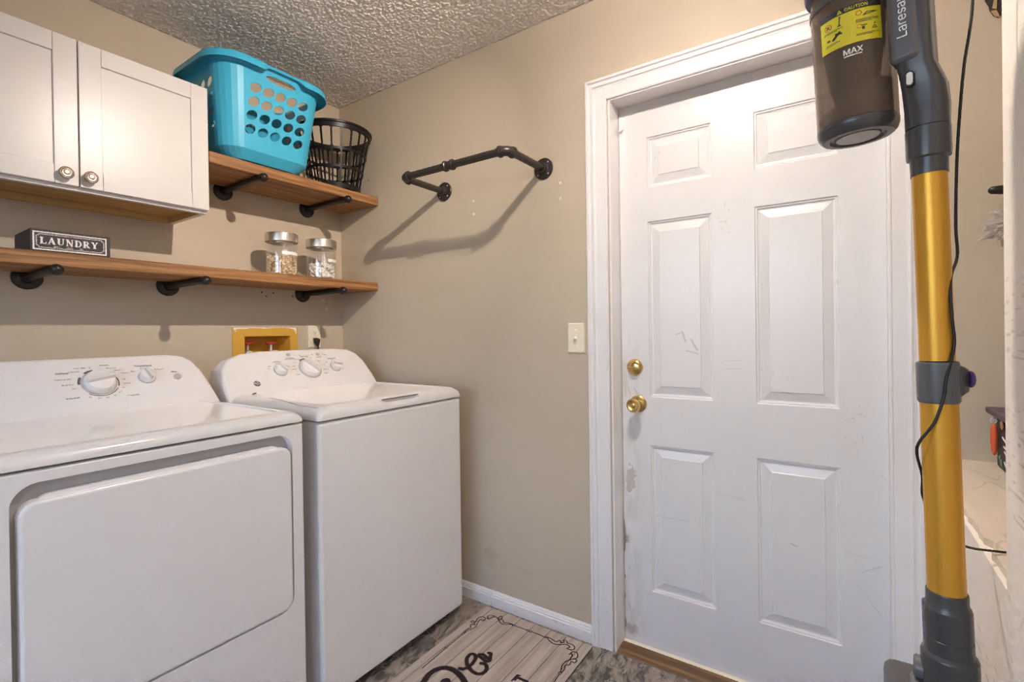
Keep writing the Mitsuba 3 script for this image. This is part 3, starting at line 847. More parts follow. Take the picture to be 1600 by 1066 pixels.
def b_dims(h):
    """Half sizes, corner radius and centre of the blue basket at the height fraction h."""
    t = np.clip(h, 0, 1)
    foot = 0.028 * np.clip(1 - h / 0.11, 0, 1) ** 2
    x0, x1 = -0.772 - 0.036 * t, -0.409 + 0.043 * t
    y0, y1 = -0.347 - 0.046 * t, -0.060 + 0.036 * t
    return (x1 - x0) / 2 - foot, (y1 - y0) / 2 - foot, 0.072 + 0.014 * t, (x0 + x1) / 2, (y0 + y1) / 2


def b_point(u, h, off=0.0):
    a, b, r, cx, cy = b_dims(h)
    P, N = rr_map(u, a, b, r)
    return np.column_stack([cx + P[:, 0] + N[:, 0] * off, cy + P[:, 1] + N[:, 1] * off, B_Z0 + h * (B_Z1 - B_Z0)]), N


H_ = B_Z1 - B_Z0
holes = []


def leaf(cx, cz, w, h, tilt):
    p = affinity.scale(Point(0, 0).buffer(0.5, quad_segs=5), w, h)
    q = affinity.skew(p, tilt, 0)
    return affinity.translate(q, cx, cz)


def front_s(x, z):
    """Unrolled coordinate of a point of the front face with the given x."""
    h = (z - B_Z0) / H_
    a, b, r, cx, cy = b_dims(np.array(h))
    t = (x - cx) / (a - r)
    return t * 0.125 if t >= 0 else B_PER + t * 0.125


xs = [-0.671, -0.620, -0.570, -0.519, -0.468]
for row, (z, dx) in enumerate(((2.170, 0), (2.1165, -0.005), (2.063, -0.0095), (2.009, -0.0135))):
    for x in xs:
        holes.append(leaf(front_s(x + dx, z) % B_PER, z - B_Z0, 0.042, 0.039, 20))
        # back face: the same pattern
        holes.append(leaf(0.125 + 0.1257 + 0.17 + 0.1257 + 0.125 + (x + 0.57) * 1.0, z - B_Z0, 0.042, 0.039, 20))
    for k in range(4):
        for s0 in (0.125 + 0.1257 + 0.085, B_PER - 0.125 - 0.1257 - 0.085):
            holes.append(leaf(s0 + (k - 1.5) * 0.050, z - B_Z0, 0.034, 0.036, 20))
cut = []
for g in holes:
    cut.append(g)
    if g.bounds[0] < 0:
        cut.append(affinity.translate(g, B_PER, 0))
    if g.bounds[2] > B_PER:
        cut.append(affinity.translate(g, -B_PER, 0))
hx0, hx1 = front_s(-0.628, 2.22) - B_PER, front_s(-0.512, 2.22)
for c0 in ((hx0 + hx1) / 2, 0.125 + 0.1257 + 0.17 + 0.1257 + 0.125):
    sl_ = affinity.scale(Point(c0, 0.3285).buffer(0.5, quad_segs=8), 0.118, 0.027)
    cut += [sl_, affinity.translate(sl_, B_PER, 0), affinity.translate(sl_, -B_PER, 0)]
sheet = sbox(0, 0, B_PER, H_).difference(unary_union(cut))
strips = [sheet.intersection(sbox(a0, -1, a0 + B_PER / 64 + 1e-9, 2)) for a0 in np.linspace(0, B_PER, 65)[:-1]]
strips = [s.intersection(sbox(-1, z0, 9, z0 + H_ / 10 + 1e-9)) for s in strips for z0 in np.linspace(0, H_, 11)[:-1]]
sh = [extrude(s, 0.0028) for s in strips if not s.is_empty and s.area > 1e-9 and s.geom_type in ('Polygon', 'MultiPolygon')]
shell = cat(*sh)
shell.vertices = np.round(shell.vertices, 6)
shell.merge_vertices()
mid = []
P3, N3 = b_point(shell.vertices[:, 0] / B_PER, shell.vertices[:, 1] / H_)
P3[:, :2] += N3 * (shell.vertices[:, 2:] - 0.0028)
shell.vertices = P3
uu = np.linspace(0, 1, 97)[:-1]
bl = thing('laundry_basket', 'turquoise blue plastic laundry basket with oval holes on the upper shelf', 'basket')
bot = loft([b_point(uu, np.full(96, 0.0), -0.001)[0] + [0, 0, 0.0002], b_point(uu, np.full(96, 0.0), -0.001)[0] + [0, 0, 0.004]])
bkey = add(bl + '__body', cat(shell, bot), 'mat_blue', 50)
# rim: a turned-down lip swept round, dipping at the two handles
RIM = [(-0.003, -0.004), (0.000, 0.010), (0.006, 0.018), (0.018, 0.022), (0.029, 0.020), (0.035, 0.012), (0.0375, 0.000), (0.0385, -0.012), (0.0360, -0.012), (0.0340, 0.000), (0.0315, 0.009), (0.027, 0.0160), (0.018, 0.0180), (0.009, 0.0140), (0.004, 0.004), (0.0, -0.006)]
uu2 = np.linspace(0, 1, 161)[:-1]
wid = np.minimum(np.abs(((uu2 - (((hx0 + hx1) / 2) % B_PER) / B_PER) + 0.5) % 1 - 0.5), np.abs(uu2 - 0.5)) * B_PER
dip = 1 / (1 + np.exp((wid - 0.070) / 0.004))
loops = []
for o, dz in RIM:
    q, n_ = b_point(uu2, np.full(160, 1.0), 0)
    q[:, :2] += n_ * (o * (1 - 0.45 * dip))[:, None]
    q[:, 2] += dz * (1 - dip) + dip * (0.004 + max(dz, 0.006) if o > 0.002 else dz)
    loops.append(q)
loops.append(loops[0])
rim = loft(loops, False, False)
rim.fix_normals()
add(bl + '__rim', rim, 'mat_blue', 50)

bk = thing('laundry_basket', 'black round open-slatted plastic laundry basket beside the blue one', 'basket')
KX, KYY, KZ0, KZ1 = -0.180, -0.200, 1.8975, 2.190
K_PER, K_N = 1.0, 22


def k_map(v, off=0.0):
    h = v[:, 1] / (KZ1 - KZ0)
    r = 0.116 + (0.172 - 0.116) * h + (v[:, 2] - 0.003) + off
    a = v[:, 0] * 2 * math.pi
    return np.column_stack([KX + r * np.cos(a), KYY + r * np.sin(a), KZ0 + v[:, 1]])


kh = []
for i in range(K_N):
    c = (i + 0.5) / K_N
    hw = 0.5 / K_N - 0.0040
    for z0, z1 in ((0.022, 0.092), (0.102, 0.172), (0.182, 0.268)):
        q = rrect(-hw, -1, hw, 1, 0)
        kh.append(affinity.translate(affinity.scale(rrect(-1, -(z1 - z0) / 2 / hw, 1, (z1 - z0) / 2 / hw, 0.45, 4), hw, hw, origin=(0, 0)), c, (z0 + z1) / 2))
ks = sbox(0, 0, 1, KZ1 - KZ0).difference(unary_union(kh))
st = [ks.intersection(sbox(a0, -1, a0 + 1 / 88 + 1e-9, 1)) for a0 in np.linspace(0, 1, 89)[:-1]]
km = cat(*[extrude(s, 0.0045) for s in st if not s.is_empty])
km.vertices = np.round(km.vertices, 6)
km.merge_vertices()
km.vertices = k_map(km.vertices)
kbot = lathe([(0, 0.0005), (0.115, 0.0005), (0.116, 0.004), (0.113, 0.0045), (0, 0.0045)], (KX, KYY, KZ0), (0, 0, 1), 44)
add(bk + '__body', cat(km, kbot), 'mat_black_plastic', 45)
krim = lathe([(0.168, -0.024), (0.1715, -0.024), (0.1745, -0.006), (0.1795, -0.004), (0.1800, 0.003), (0.177, 0.006), (0.170, 0.006), (0.1675, 0.0), (0.168, -0.024)], (KX, KYY, KZ1), (0, 0, 1), 72)
add(bk + '__rim', krim, 'mat_black_plastic', 40)

# ---------------------------------------------------------------- clothes rod of iron pipe on wall_right
rod = thing('clothes_rod', 'dark iron pipe clothes rod standing off the beige wall on two round flanges', 'clothes rod')
RX, RZ, RA, RB, RR = -0.258, 1.848, -0.764, -1.297, 0.0142
for y in (RA, RB):
    fk = add(rod + '__flange', lathe([(0, 0.028), (0.0185, 0.028), (0.0215, 0.020), (0.0225, 0.011), (0.027, 0.008), (0.041, 0.006), (0.043, 0.004), (0.043, 0)], (-0.0003, y, RZ), (-1, 0, 0), 40), 'mat_iron_rod', 35)
    for a in (45, 135, 225, 315):
        c = np.array([-0.0066, y + 0.0325 * math.cos(math.radians(a)), RZ + 0.0325 * math.sin(math.radians(a))])
        tag(add(fk + '__screw', lathe([(0, 0.0022), (0.0025, 0.002), (0.0042, 0)], c, (-1, 0, 0), 12), 'mat_screw', 40), 'bright screw head')
    add(rod + '__arm', cyl((-0.0283, y, RZ), (RX + 0.029, y, RZ), RR, 24), 'mat_iron_rod', 40)
    s = 1 if y == RB else -1                     # the bar leaves towards the other flange
    arc = [np.array([RX + 0.0285 - 0.0285 * math.sin(t), y + s * (0.0285 - 0.0285 * math.cos(t)), RZ]) for t in np.linspace(0, math.pi / 2, 9)]
    el = [tube(arc, 0.0178, 18)]
    for cc, dd in ((arc[0], np.array([1.0, 0, 0])), (arc[-1], np.array([0, float(s), 0]))):
        el.append(lathe([(0.0150, -0.004), (0.0200, -0.003), (0.0212, 0.0), (0.0212, 0.007), (0.0200, 0.009), (0.0150, 0.0095)], cc, dd, 24))
    add(rod + '__elbow', cat(*el), 'mat_iron_rod', 40)
add(rod + '__bar', cat(cyl((RX, RA - 0.038, RZ), (RX, -0.995, RZ), RR, 24), cyl((RX, -1.043, RZ), (RX, RB + 0.038, RZ), RR, 24)), 'mat_iron_rod', 40)
add(rod + '__coupling', lathe([(0.0142, 0), (0.0195, 0.001), (0.0210, 0.004), (0.0205, 0.011), (0.0165, 0.014), (0.0165, 0.034), (0.0205, 0.037), (0.0210, 0.044), (0.0195, 0.047), (0.0142, 0.048)], (RX, -0.995, RZ), (0, -1, 0), 28), 'mat_iron_rod', 40)
for y, z, w in ((-0.9345, 1.779, 'upper white plastic wall anchor below the middle of the clothes rod'), (-0.9335, 1.719, 'lower white plastic wall anchor below the middle of the clothes rod'),
                (-1.370, 1.779, 'upper white plastic wall anchor between the clothes rod and the door casing'), (-1.369, 1.718, 'lower white plastic wall anchor between the clothes rod and the door casing')):
    k = add('wall_anchor', lathe([(0.0022, 0.0004), (0.0022, 0.0018), (0.0045, 0.0018), (0.0055, 0)], (0, y, z), (-1, 0, 0), 20), 'mat_white_print', 40)
    tag(k, w, 'wall anchor', 'white wall anchors left in the beige wall')

# ---------------------------------------------------------------- switch, outlet, plug
sw = thing('light_switch', 'ivory toggle light switch left of the white door casing', 'light switch')
sy, sz = -1.4325, 1.1665
add(sw + '__plate', loft([np.array([(-q, sy - a, sz - b), (-q, sy - a, sz + b), (-q, sy + a, sz + b), (-q, sy + a, sz - b)]) for a, b, q in ((0.0355, 0.0578, 0), (0.0350, 0.0573, 0.003), (0.0325, 0.0548, 0.0055))]), 'mat_ivory')
scene[sw + '__plate'] = scene[sw + '__plate']
add(sw + '__toggle', hull_spheres([(-0.004, sy + 0.004, sz + 0.006), (-0.004, sy - 0.004, sz + 0.006), (-0.004, sy + 0.004, sz - 0.008), (-0.004, sy - 0.004, sz - 0.008), (-0.016, sy + 0.003, sz - 0.003), (-0.016, sy - 0.003, sz - 0.003)], 0.0022, 8), 'mat_ivory', 40)
for dz in (0.0305, -0.0305):
    add(sw + '__screw', lathe([(0, 0.0012), (0.003, 0.0008), (0.0034, 0)], (-0.0055, sy, sz + dz), (-1, 0, 0), 12), 'mat_ivory', 40)
ou = thing('wall_outlet', 'ivory double wall outlet behind the washer', 'outlet')
ox, oz = -0.1765, 1.1840
add(ou + '__plate', loft([np.array([(ox - a, -q, oz - b), (ox + a, -q, oz - b), (ox + a, -q, oz + b), (ox - a, -q, oz + b)]) for a, b, q in ((0.0355, 0.0578, 0), (0.0350, 0.0573, 0.003), (0.0325, 0.0548, 0.0055))]), 'mat_ivory')
for dz in (0.0195, -0.0195):
    rc = rrect(-0.0165, -0.0140, 0.0165, 0.0140, 0.0095)
    k = add(ou + '__receptacle', place(extrude(rc, 0.002), (ox, -0.0054, oz + dz), (1, 0, 0), (0, 0, 1)), 'mat_ivory')
    if dz > 0:
        tag(add(k + '__slots', cat(cbox((ox - 0.0072, -0.0078, oz + dz - 0.001), (ox - 0.0052, -0.0072, oz + dz + 0.007)), cbox((ox + 0.0052, -0.0078, oz + dz + 0.0), (ox + 0.0072, -0.0072, oz + dz + 0.0065)),
                                   cyl((ox, -0.0078, oz + dz - 0.0065), (ox, -0.0072, oz + dz - 0.0065), 0.0028, 12)), 'mat_dark'), 'dark slots')
pg = thing('power_plug', 'black power plug in the lower socket of the wall outlet', 'plug')
add(pg + '__body', hull_spheres([(ox - 0.009, -0.0125, oz - 0.012), (ox + 0.009, -0.0125, oz - 0.012), (ox - 0.007, -0.014, oz - 0.033), (ox + 0.007, -0.014, oz - 0.033), (ox - 0.010, -0.030, oz - 0.018), (ox + 0.010, -0.030, oz - 0.018), (ox, -0.033, oz - 0.050)], 0.0045, 12), 'mat_rubber', 50)
add(pg + '__cord', tube(spline([(ox, -0.033, oz - 0.052), (ox, -0.036, oz - 0.09), (ox - 0.005, -0.05, oz - 0.15), (ox - 0.02, -0.09, oz - 0.25)]), 0.0042, 10), 'mat_rubber', True)

# ---------------------------------------------------------------- washer supply box in the wall
sb = thing('supply_box', 'ochre recessed washer supply box in the wall with two red valve wheels', 'supply box')
fr = sbox(-0.5915, 1.005, -0.2725, 1.231).difference(sbox(-0.539, 1.040, -0.311, 1.190))
add(sb + '__frame', place(extrude(fr, 0.005), (0, -0.0002, 0), (1, 0, 0), (0, 0, 1)), 'mat_ochre')
D_ = 0.116
add(sb + '__liner', cat(cbox((-0.540, D_ - 0.003, 1.037), (-0.310, D_, 1.192)), cbox((-0.540, -0.004, 1.037), (-0.537, D_ - 0.0035, 1.192)), cbox((-0.313, -0.004, 1.037), (-0.310, D_ - 0.0035, 1.192)),
                        cbox((-0.5365, -0.004, 1.189), (-0.3135, D_ - 0.0035, 1.192)), cbox((-0.5365, -0.004, 1.037), (-0.3135, D_ - 0.0035, 1.040))), 'mat_ochre')
for x in (-0.577, -0.286):
    tag(add(sb + '__screw', lathe([(0, 0.002), (0.004, 0.001), (0.005, 0)], (x, -0.005, 1.214), (0, -1, 0), 12), 'mat_screw', 40), 'small bright screw')
tag(add(sb + '__chipped_edge', place(extrude(Polygon([(-0.590, 1.2295), (-0.585, 1.220), (-0.56, 1.2245), (-0.53, 1.2235), (-0.515, 1.228), (-0.47, 1.2275), (-0.44, 1.2245), (-0.40, 1.2285), (-0.33, 1.2285), (-0.29, 1.2205), (-0.281, 1.19), (-0.279, 1.215), (-0.281, 1.2295)]), 0.0006), (0, -0.0053, 0), (1, 0, 0), (0, 0, 1)), 'mat_pale_label'), 'pale paint smear')
for x in (-0.499, -0.384):
    v = add(sb + '__valve', cat(cyl((x, 0.045, 1.044), (x, 0.045, 1.120), 0.009, 16), cyl((x, 0.045, 1.118), (x, 0.045, 1.148), 0.006, 16), cyl((x, 0.045, 1.10), (x, 0.010, 1.085), 0.010, 16)), 'mat_screw', 40)
    tag(v, 'metal tap')
    ring = [np.array([x + 0.0195 * math.cos(a), 0.045 + 0.0195 * math.sin(a), 1.155 + 0.0015 * math.cos(6 * a)]) for a in np.linspace(0, 2 * math.pi, 37)[:-1]]
    tag(add(v + '__handle', cat(tube(ring, 0.0055, 10, True), cbox((x - 0.018, 0.041, 1.152), (x + 0.018, 0.049, 1.158), 0.002), cbox((x - 0.004, 0.027, 1.152), (x + 0.004, 0.063, 1.158), 0.002)), 'mat_red', 50), 'red wheel handle')
for x0 in (-0.512, -0.384):
    add(sb + '__hose', tube(spline([(x0, 0.030, 1.108), (x0 + 0.006, 0.004, 1.106), (x0 + 0.004, -0.022, 1.075), (x0, -0.05, 0.99), (x0, -0.06, 0.90)]), 0.0125, 14), 'mat_hose', True)
tag(add(sb + '__hose_collar', cyl((-0.511, 0.026, 1.108), (-0.508, 0.008, 1.107), 0.0165, 20, b=0.002), 'mat_screw', 40), 'bright metal ring')

# ---------------------------------------------------------------- clothes dryer and washer
DECK = 0.967
E_X, E_V = np.array([1.0, 0, 0]), np.array([0, 0.125, 0.153]) / math.hypot(0.125, 0.153)
E_N = np.cross(E_X, E_V)
C_O = np.array([0, -0.385, 0.967])


def on_face(x, z):
    """The point of the sloped control panel with this x and height."""
    return C_O + np.array([x, 0, 0]) + E_V * ((z - 0.967) / E_V[2])


def console(outline, r=0.016):
    pts = []
    for x, z in outline:
        q = on_face(x, z) - E_N * r
        pts.append((q, r))
        pts.append((np.array([x, min(-0.215, q[1] + 0.16), min(z, 1.10) - 0.012]), 0.010))
    return hull_spheres([q for q, _ in pts], [s for _, s in pts], 24)


def ring_stack(x0, y0, x1, y1, steps, n=8):
    """Rounded-rectangle rings: (inset front, inset sides, inset back, corner radius, z)."""
    return loft([z_loop(loop_rr(x0 + s, y0 + f, x1 - s, y1 - b, c, n), z) for f, s, b, c, z in steps])


def top_cover(x0, x1, side, z0, z1):
    st = [(0.0, 0.0, 0, 0.016, z0)]
    for t in np.linspace(0.08, 1, 9):
        a = t * math.pi / 2
        st.append((0.036 * (1 - math.cos(a)), side * (1 - math.cos(a)) ** 0.9, 0, 0.016 + 0.012 * t, z0 + (z1 - z0) * math.sin(a) ** 0.85))
    st += [(0.041, side + 0.005, 0, 0.027, z1 + 0.0002), (0.0435, side + 0.0075, 0, 0.026, z1 - 0.0035)]
    return ring_stack(x0, -0.9445, x1, -0.245, st)


def face_text(words):
    out = []
    for s, x, z, h, b in words:
        m = text(s, h, 0.0003, b, True, 1.0)
        out.append(place(m, on_face(x, z) + E_N * 0.0002, E_X, E_V))
    return cat(*out)


def dial(parent, x, z, R, grip_deg, skirt_mat='mat_knob_grey'):
    c = on_face(x, z)
    k = add(parent + '__knob', lathe([(0, 0.024), (R * 0.74, 0.024), (R * 0.80, 0.022), (R * 0.86, 0.012), (R * 0.88, 0.005), (R * 0.88, 0)], c, E_N, 44), 'mat_plastic_white', 35)
    tag(add(k + '__skirt', lathe([(R * 0.86, 0.0052), (R * 0.98, 0.0046), (R, 0.003), (R, 0)], c, E_N, 44), skirt_mat, 35), 'grey ring')
    g = math.radians(grip_deg)
    d = E_X * math.cos(g) + E_V * math.sin(g)
    w = np.cross(E_N, d)
    q = [c + E_N * (0.020 + hh_) + d * s * R * 0.74 + w * e * R * 0.11 * (1.0 if hh_ < 0.01 else 0.7) for s in (-1, 1) for e in (-1, 1) for hh_ in (0.0, 0.016)]
    add(k + '__grip', hull_spheres(q, 0.0022, 8), 'mat_grip', 40)
    return k


YF, YB = -0.9400, -0.250
# ---- dryer
dy = thing('clothes_dryer', 'white front-loading clothes dryer with one large rectangular door, left of the washer', 'clothes dryer')
DX0, DX1 = -1.533, -0.8475
body = man(rbox((DX0, YF, 0.018), (DX1, YB, 0.9285), 0.006, 12))
pk = rrect(-1.4745, 0.385, -0.8830, 0.9035, 0.045, 10)
pkm = place(extrude(pk, 0.0290), (0, YF + 0.0285, 0), (1, 0, 0), (0, 0, 1))
db_ = tm(body - man(pkm))
add(dy + '__body', cat(db_, cbox((DX0 + 0.03, YF + 0.03, 0.0), (DX1 - 0.03, YB - 0.03, 0.0175))), 'mat_enamel_side', 30)
dd = rrect(-1.4625, 0.3895, -0.8875, 0.8660, 0.028, 8)
lp_ = lambda e, y: np.array([(a, y, b) for a, b in loop_rr(-1.4625 + e, 0.3895 + e, -0.8875 - e, 0.8660 - e, 0.028, 8)])
dk = add(dy + '__door', loft([lp_(0, YF + 0.026), lp_(0, YF + 0.002), lp_(0.0012, YF - 0.0010), lp_(0.004, YF - 0.0030), lp_(0.008, YF - 0.0036)]), 'mat_enamel_side', 25)
tag(add(dy + '__recess_shade_plate', place(extrude(rrect(-1.4735, 0.386, -0.8840, 0.9025, 0.044, 10), 0.001), (0, YF + 0.0280, 0), (1, 0, 0), (0, 0, 1)), 'mat_recess_shade'), 'grey plate with the recess shade put into its colour')  # added plate, its grey stands in for shade in the door recess
add(dk + '__inner_liner', place(extrude(rrect(-1.440, 0.42, -0.91, 0.8745, 0.03, 8), 0.012), (0, YF + 0.024, 0), (1, 0, 0), (0, 0, 1)), 'mat_enamel_side')
tc = top_cover(DX0 - 0.0025, DX1 + 0.0025, 0.045, 0.9345, DECK)
add(dy + '__top', tc, 'mat_enamel', 28)
dcx = -1.190
half = [(0.352, 0.945), (0.341, 1.010), (0.3255, 1.068), (0.308, 1.100), (0.287, 1.114), (0.25, 1.1215)]
oc = [(dcx + a, z) for a, z in half] + [(dcx - a, z) for a, z in half[::-1]]
add(dy + '__console', console(oc), 'mat_plastic_white', 50)
dial(dy, -1.158, 1.049, 0.0465, 12)
dial(dy, -1.0275, 1.055, 0.0255, 105)
tag(add(dy + '__start_button', lathe([(0, 0.006), (0.010, 0.006), (0.0118, 0.004), (0.0118, 0)], on_face(-0.9365, 1.050), E_N, 28), 'mat_knob_grey', 40), 'round grey button')
W = []
cw, cz = -1.158, 1.049
for s, a, r, h, b in (('Cottons', 152, 0.094, 0.0062, True), ('Optimum Dry', 166, 0.087, 0.0046, False), ('More Dry', 180, 0.077, 0.0046, False), ('Off', 193, 0.066, 0.0042, False), ('Quick Fluff', 214, 0.088, 0.0046, True),
                      ('Less Dry', 138, 0.072, 0.0046, False), ('Easy Care', 122, 0.072, 0.0042, False), ('Off', 101, 0.060, 0.0042, False), ('Delicates', 70, 0.072, 0.0042, False), ('More Dry', 54, 0.068, 0.0046, False),
                      ('Less Dry', 38, 0.074, 0.0046, False), ('Delicate', 24, 0.080, 0.0040, False), ('Off', 6, 0.066, 0.0042, False), ('80 Min', -8, 0.072, 0.0044, False), ('70', -24, 0.064, 0.0044, False), ('60', -41, 0.062, 0.0044, False),
                      ('50', -60, 0.060, 0.0044, False), ('40', -80, 0.058, 0.0044, False), ('30', -100, 0.058, 0.0044, False), ('20', -122, 0.060, 0.0044, False), ('Timed Dry', -36, 0.098, 0.0048, False)):
    W.append((s, cw + r * math.cos(math.radians(a)), cz + r * math.sin(math.radians(a)) * E_V[2] / 1.0 * 1.02, h, b))
W += [('Temperature', -1.0275, 1.094, 0.0062, True), ('Medium', -1.0275, 1.0855, 0.0042, False), ('High', -1.062, 1.0775, 0.0042, False), ('Extra Low', -0.985, 1.080, 0.0040, False), ('Start', -0.941, 1.068, 0.0060, True)]
arcs = []
for a0, a1, w in ((150, 182, 0.006), (100, 128, 0.006), (40, 82, 0.003), (-20, 22, 0.003), (-130, -30, 0.0025)):
    aa = np.radians(np.linspace(a0, a1, 14))
    arcs.append(LineString([(0.0505 * math.cos(t), 0.0505 * math.sin(t)) for t in aa]).buffer(w / 2, cap_style=2))
am = cat(*[place(extrude(g, 0.0003), on_face(cw, cz) + E_N * 0.0002, E_X, E_V) for g in arcs])
tag(add(dy + '__lettering', cat(face_text(W), am), 'mat_ink'), 'printed dial markings')

# ---- washer
ws = thing('washing_machine', 'white top-loading washing machine between the dryer and the beige wall', 'washing machine')
WX0, WX1 = -0.7950, -0.1160
add(ws + '__body', cat(rbox((WX0, YF, 0.034), (WX1, YB, 0.9180), 0.013, 16)), 'mat_enamel_side', 30)
for i, (x, y) in enumerate(((WX0 + 0.05, YF + 0.06), (WX1 - 0.05, YF + 0.06), (WX0 + 0.05, YB - 0.06), (WX1 - 0.05, YB - 0.06))):
    add(ws + '__foot', cyl((x, y, 0.0), (x, y, 0.034), 0.018, 16), 'mat_rubber')
wt = man(top_cover(WX0 - 0.002, WX1 + 0.002, 0.055, 0.9235, DECK))
lid_poly = Polygon([(-0.712, -0.395), (-0.727, -0.46), (-0.7735, -0.80), (-0.7745, -0.93), (-0.76, -1.0), (-0.15, -1.0), (-0.138, -0.93), (-0.139, -0.80), (-0.180, -0.46), (-0.195, -0.395)])
# finger scoop under the lid's front edge
sc = hull_spheres([(x, y, 0.9515) for x in (-0.522, -0.364) for y in (-0.960, -0.922)] + [(x, y, 0.9405) for x in (-0.488, -0.400) for y in (-0.960, -0.930)], 0.007, 14)
slit = cbox((-0.537, -0.96, 0.9535), (-0.352, -0.895, 0.9600))
wt = wt - man(sc) - man(slit)
gm = place(extrude(lid_poly.difference(lid_poly.buffer(-0.0045)), 0.02), (0, 0, DECK - 0.0100), (1, 0, 0), (0, 1, 0))
gm = tm(man(gm) - man(cbox((-1, -1.2, 0.9), (0, -0.905, 1.1))))
inner_ = place(extrude(lid_poly.buffer(-0.0045), 0.2), (0, 0, 0.85), (1, 0, 0), (0, 1, 0))
keep = man(inner_) ^ man(cbox((-1, -0.9045, 0.9555), (0, -0.3, 1.1)))
add(ws + '__top', tm((wt - man(gm)) - keep), 'mat_enamel', 28)
add(ws + '__lid', tm(wt ^ keep), 'mat_enamel', 28)
tag(add(ws + '__hinge_pin', cyl((-0.715, -0.402, DECK), (-0.700, -0.402, DECK + 0.003), 0.0025, 10), 'mat_ink'), 'small dark hinge pin')
ow = [(-0.7850, 0.945), (-0.7800, 1.010), (-0.7660, 1.064), (-0.7380, 1.0925), (-0.6830, 1.1120), (-0.60, 1.1190), (-0.25, 1.1190), (-0.1720, 1.1115), (-0.1400, 1.0940), (-0.1220, 1.0640), (-0.1100, 1.003), (-0.1060, 0.945)]
add(ws + '__console', console(ow), 'mat_plastic_white', 50)
dial(ws, -0.5530, 1.0440, 0.0290, -60)
dial(ws, -0.4150, 1.0430, 0.0520, -52)
dial(ws, -0.2840, 1.0430, 0.0270, -12)
for x in (-0.4870, -0.3450):
    add(ws + '__button', lathe([(0, 0.004), (0.007, 0.004), (0.009, 0.002), (0.009, 0)], on_face(x, 1.106 - 0.004 * (x > -0.4)), E_N, 24), 'mat_knob_grey', 40)
W = [('Load Size', -0.553, 1.0800, 0.0055, True), ('Medium', -0.553, 1.0725, 0.0034, False), ('Small', -0.592, 1.0640, 0.0040, False), ('Large', -0.512, 1.0580, 0.0040, False), ('Fill', -0.597, 1.0550, 0.0036, False),
     ('Wash Cycle', -0.415, 1.0955, 0.0055, True), ('Deep Rinse', -0.487, 1.0925, 0.0050, True), ('Second Rinse Option', -0.487, 1.0870, 0.0038, False), ('Normal', -0.345, 1.0900, 0.0050, True), ('Start', -0.318, 1.104, 0.0040, False),
     ('Pause', -0.310, 1.0985, 0.0040, False), ('On', -0.467, 1.1050, 0.0040, False), ('Temperature', -0.284, 1.0810, 0.0055, True), ('Hot', -0.320, 1.0650, 0.0042, False), ('Warm', -0.284, 1.0745, 0.0034, False), ('Cold', -0.252, 1.0320, 0.0042, False)]
for s, a in (('Off', 68), ('Whites', 38), ('Colors', 14), ('Easy Care', -10), ('Delicates', -30), ('Soak', 118), ('Rinse', 142), ('Light', 162), ('Medium', 178), ('Heavy', 206)):
    W.append((s, -0.415 + 0.075 * math.cos(math.radians(a)), 1.043 + 0.062 * math.sin(math.radians(a)) * E_V[2], 0.0040, False))
for i in range(5):
    W.append(('o', -0.455 + i * 0.0205, 1.1075, 0.0030, False))
    W.append(('fill wash rinse spin lock'.split()[i], -0.455 + i * 0.0205, 1.1015, 0.0030, False))
aa = np.radians(np.linspace(95, 128, 12))
am = place(extrude(LineString([(0.056 * math.cos(t), 0.056 * math.sin(t)) for t in aa]).buffer(0.0025, cap_style=2), 0.0003), on_face(-0.415, 1.043) + E_N * 0.0002, E_X, E_V)
tag(add(ws + '__lettering', cat(face_text(W), am), 'mat_ink'), 'printed dial markings')
# round maker's emblem: a dark disc with a pale ring and script initials
ec = on_face(-0.672, 1.0010)
disc = Point(0, 0).buffer(0.0130, quad_segs=10)
G_ = stroke([(-0.0010, 0.0045), (-0.0050, 0.0055), (-0.0075, 0.0015), (-0.0060, -0.0035), (-0.0020, -0.0035), (-0.0005, 0.0), (-0.0040, 0.0)], 0.0011)
E_ = stroke([(0.0075, 0.0040), (0.0040, 0.0055), (0.0020, 0.0030), (0.0045, 0.0010), (0.0020, -0.0010), (0.0030, -0.0045), (0.0075, -0.0030)], 0.0011)
curl = [affinity.rotate(stroke([(0.0, 0.0112), (0.003, 0.0098), (0.0062, 0.0104)], 0.0008), a, origin=(0, 0)) for a in (0, 90, 180, 270)]
em = add(ws + '__emblem', place(extrude(disc, 0.0015), ec, E_X, E_V), 'mat_ink')
tag(em, 'dark round emblem')
add(em + '__script', place(extrude(unary_union([G_, E_] + curl), 0.0004), ec + E_N * 0.0016, E_X, E_V), 'mat_white_print')

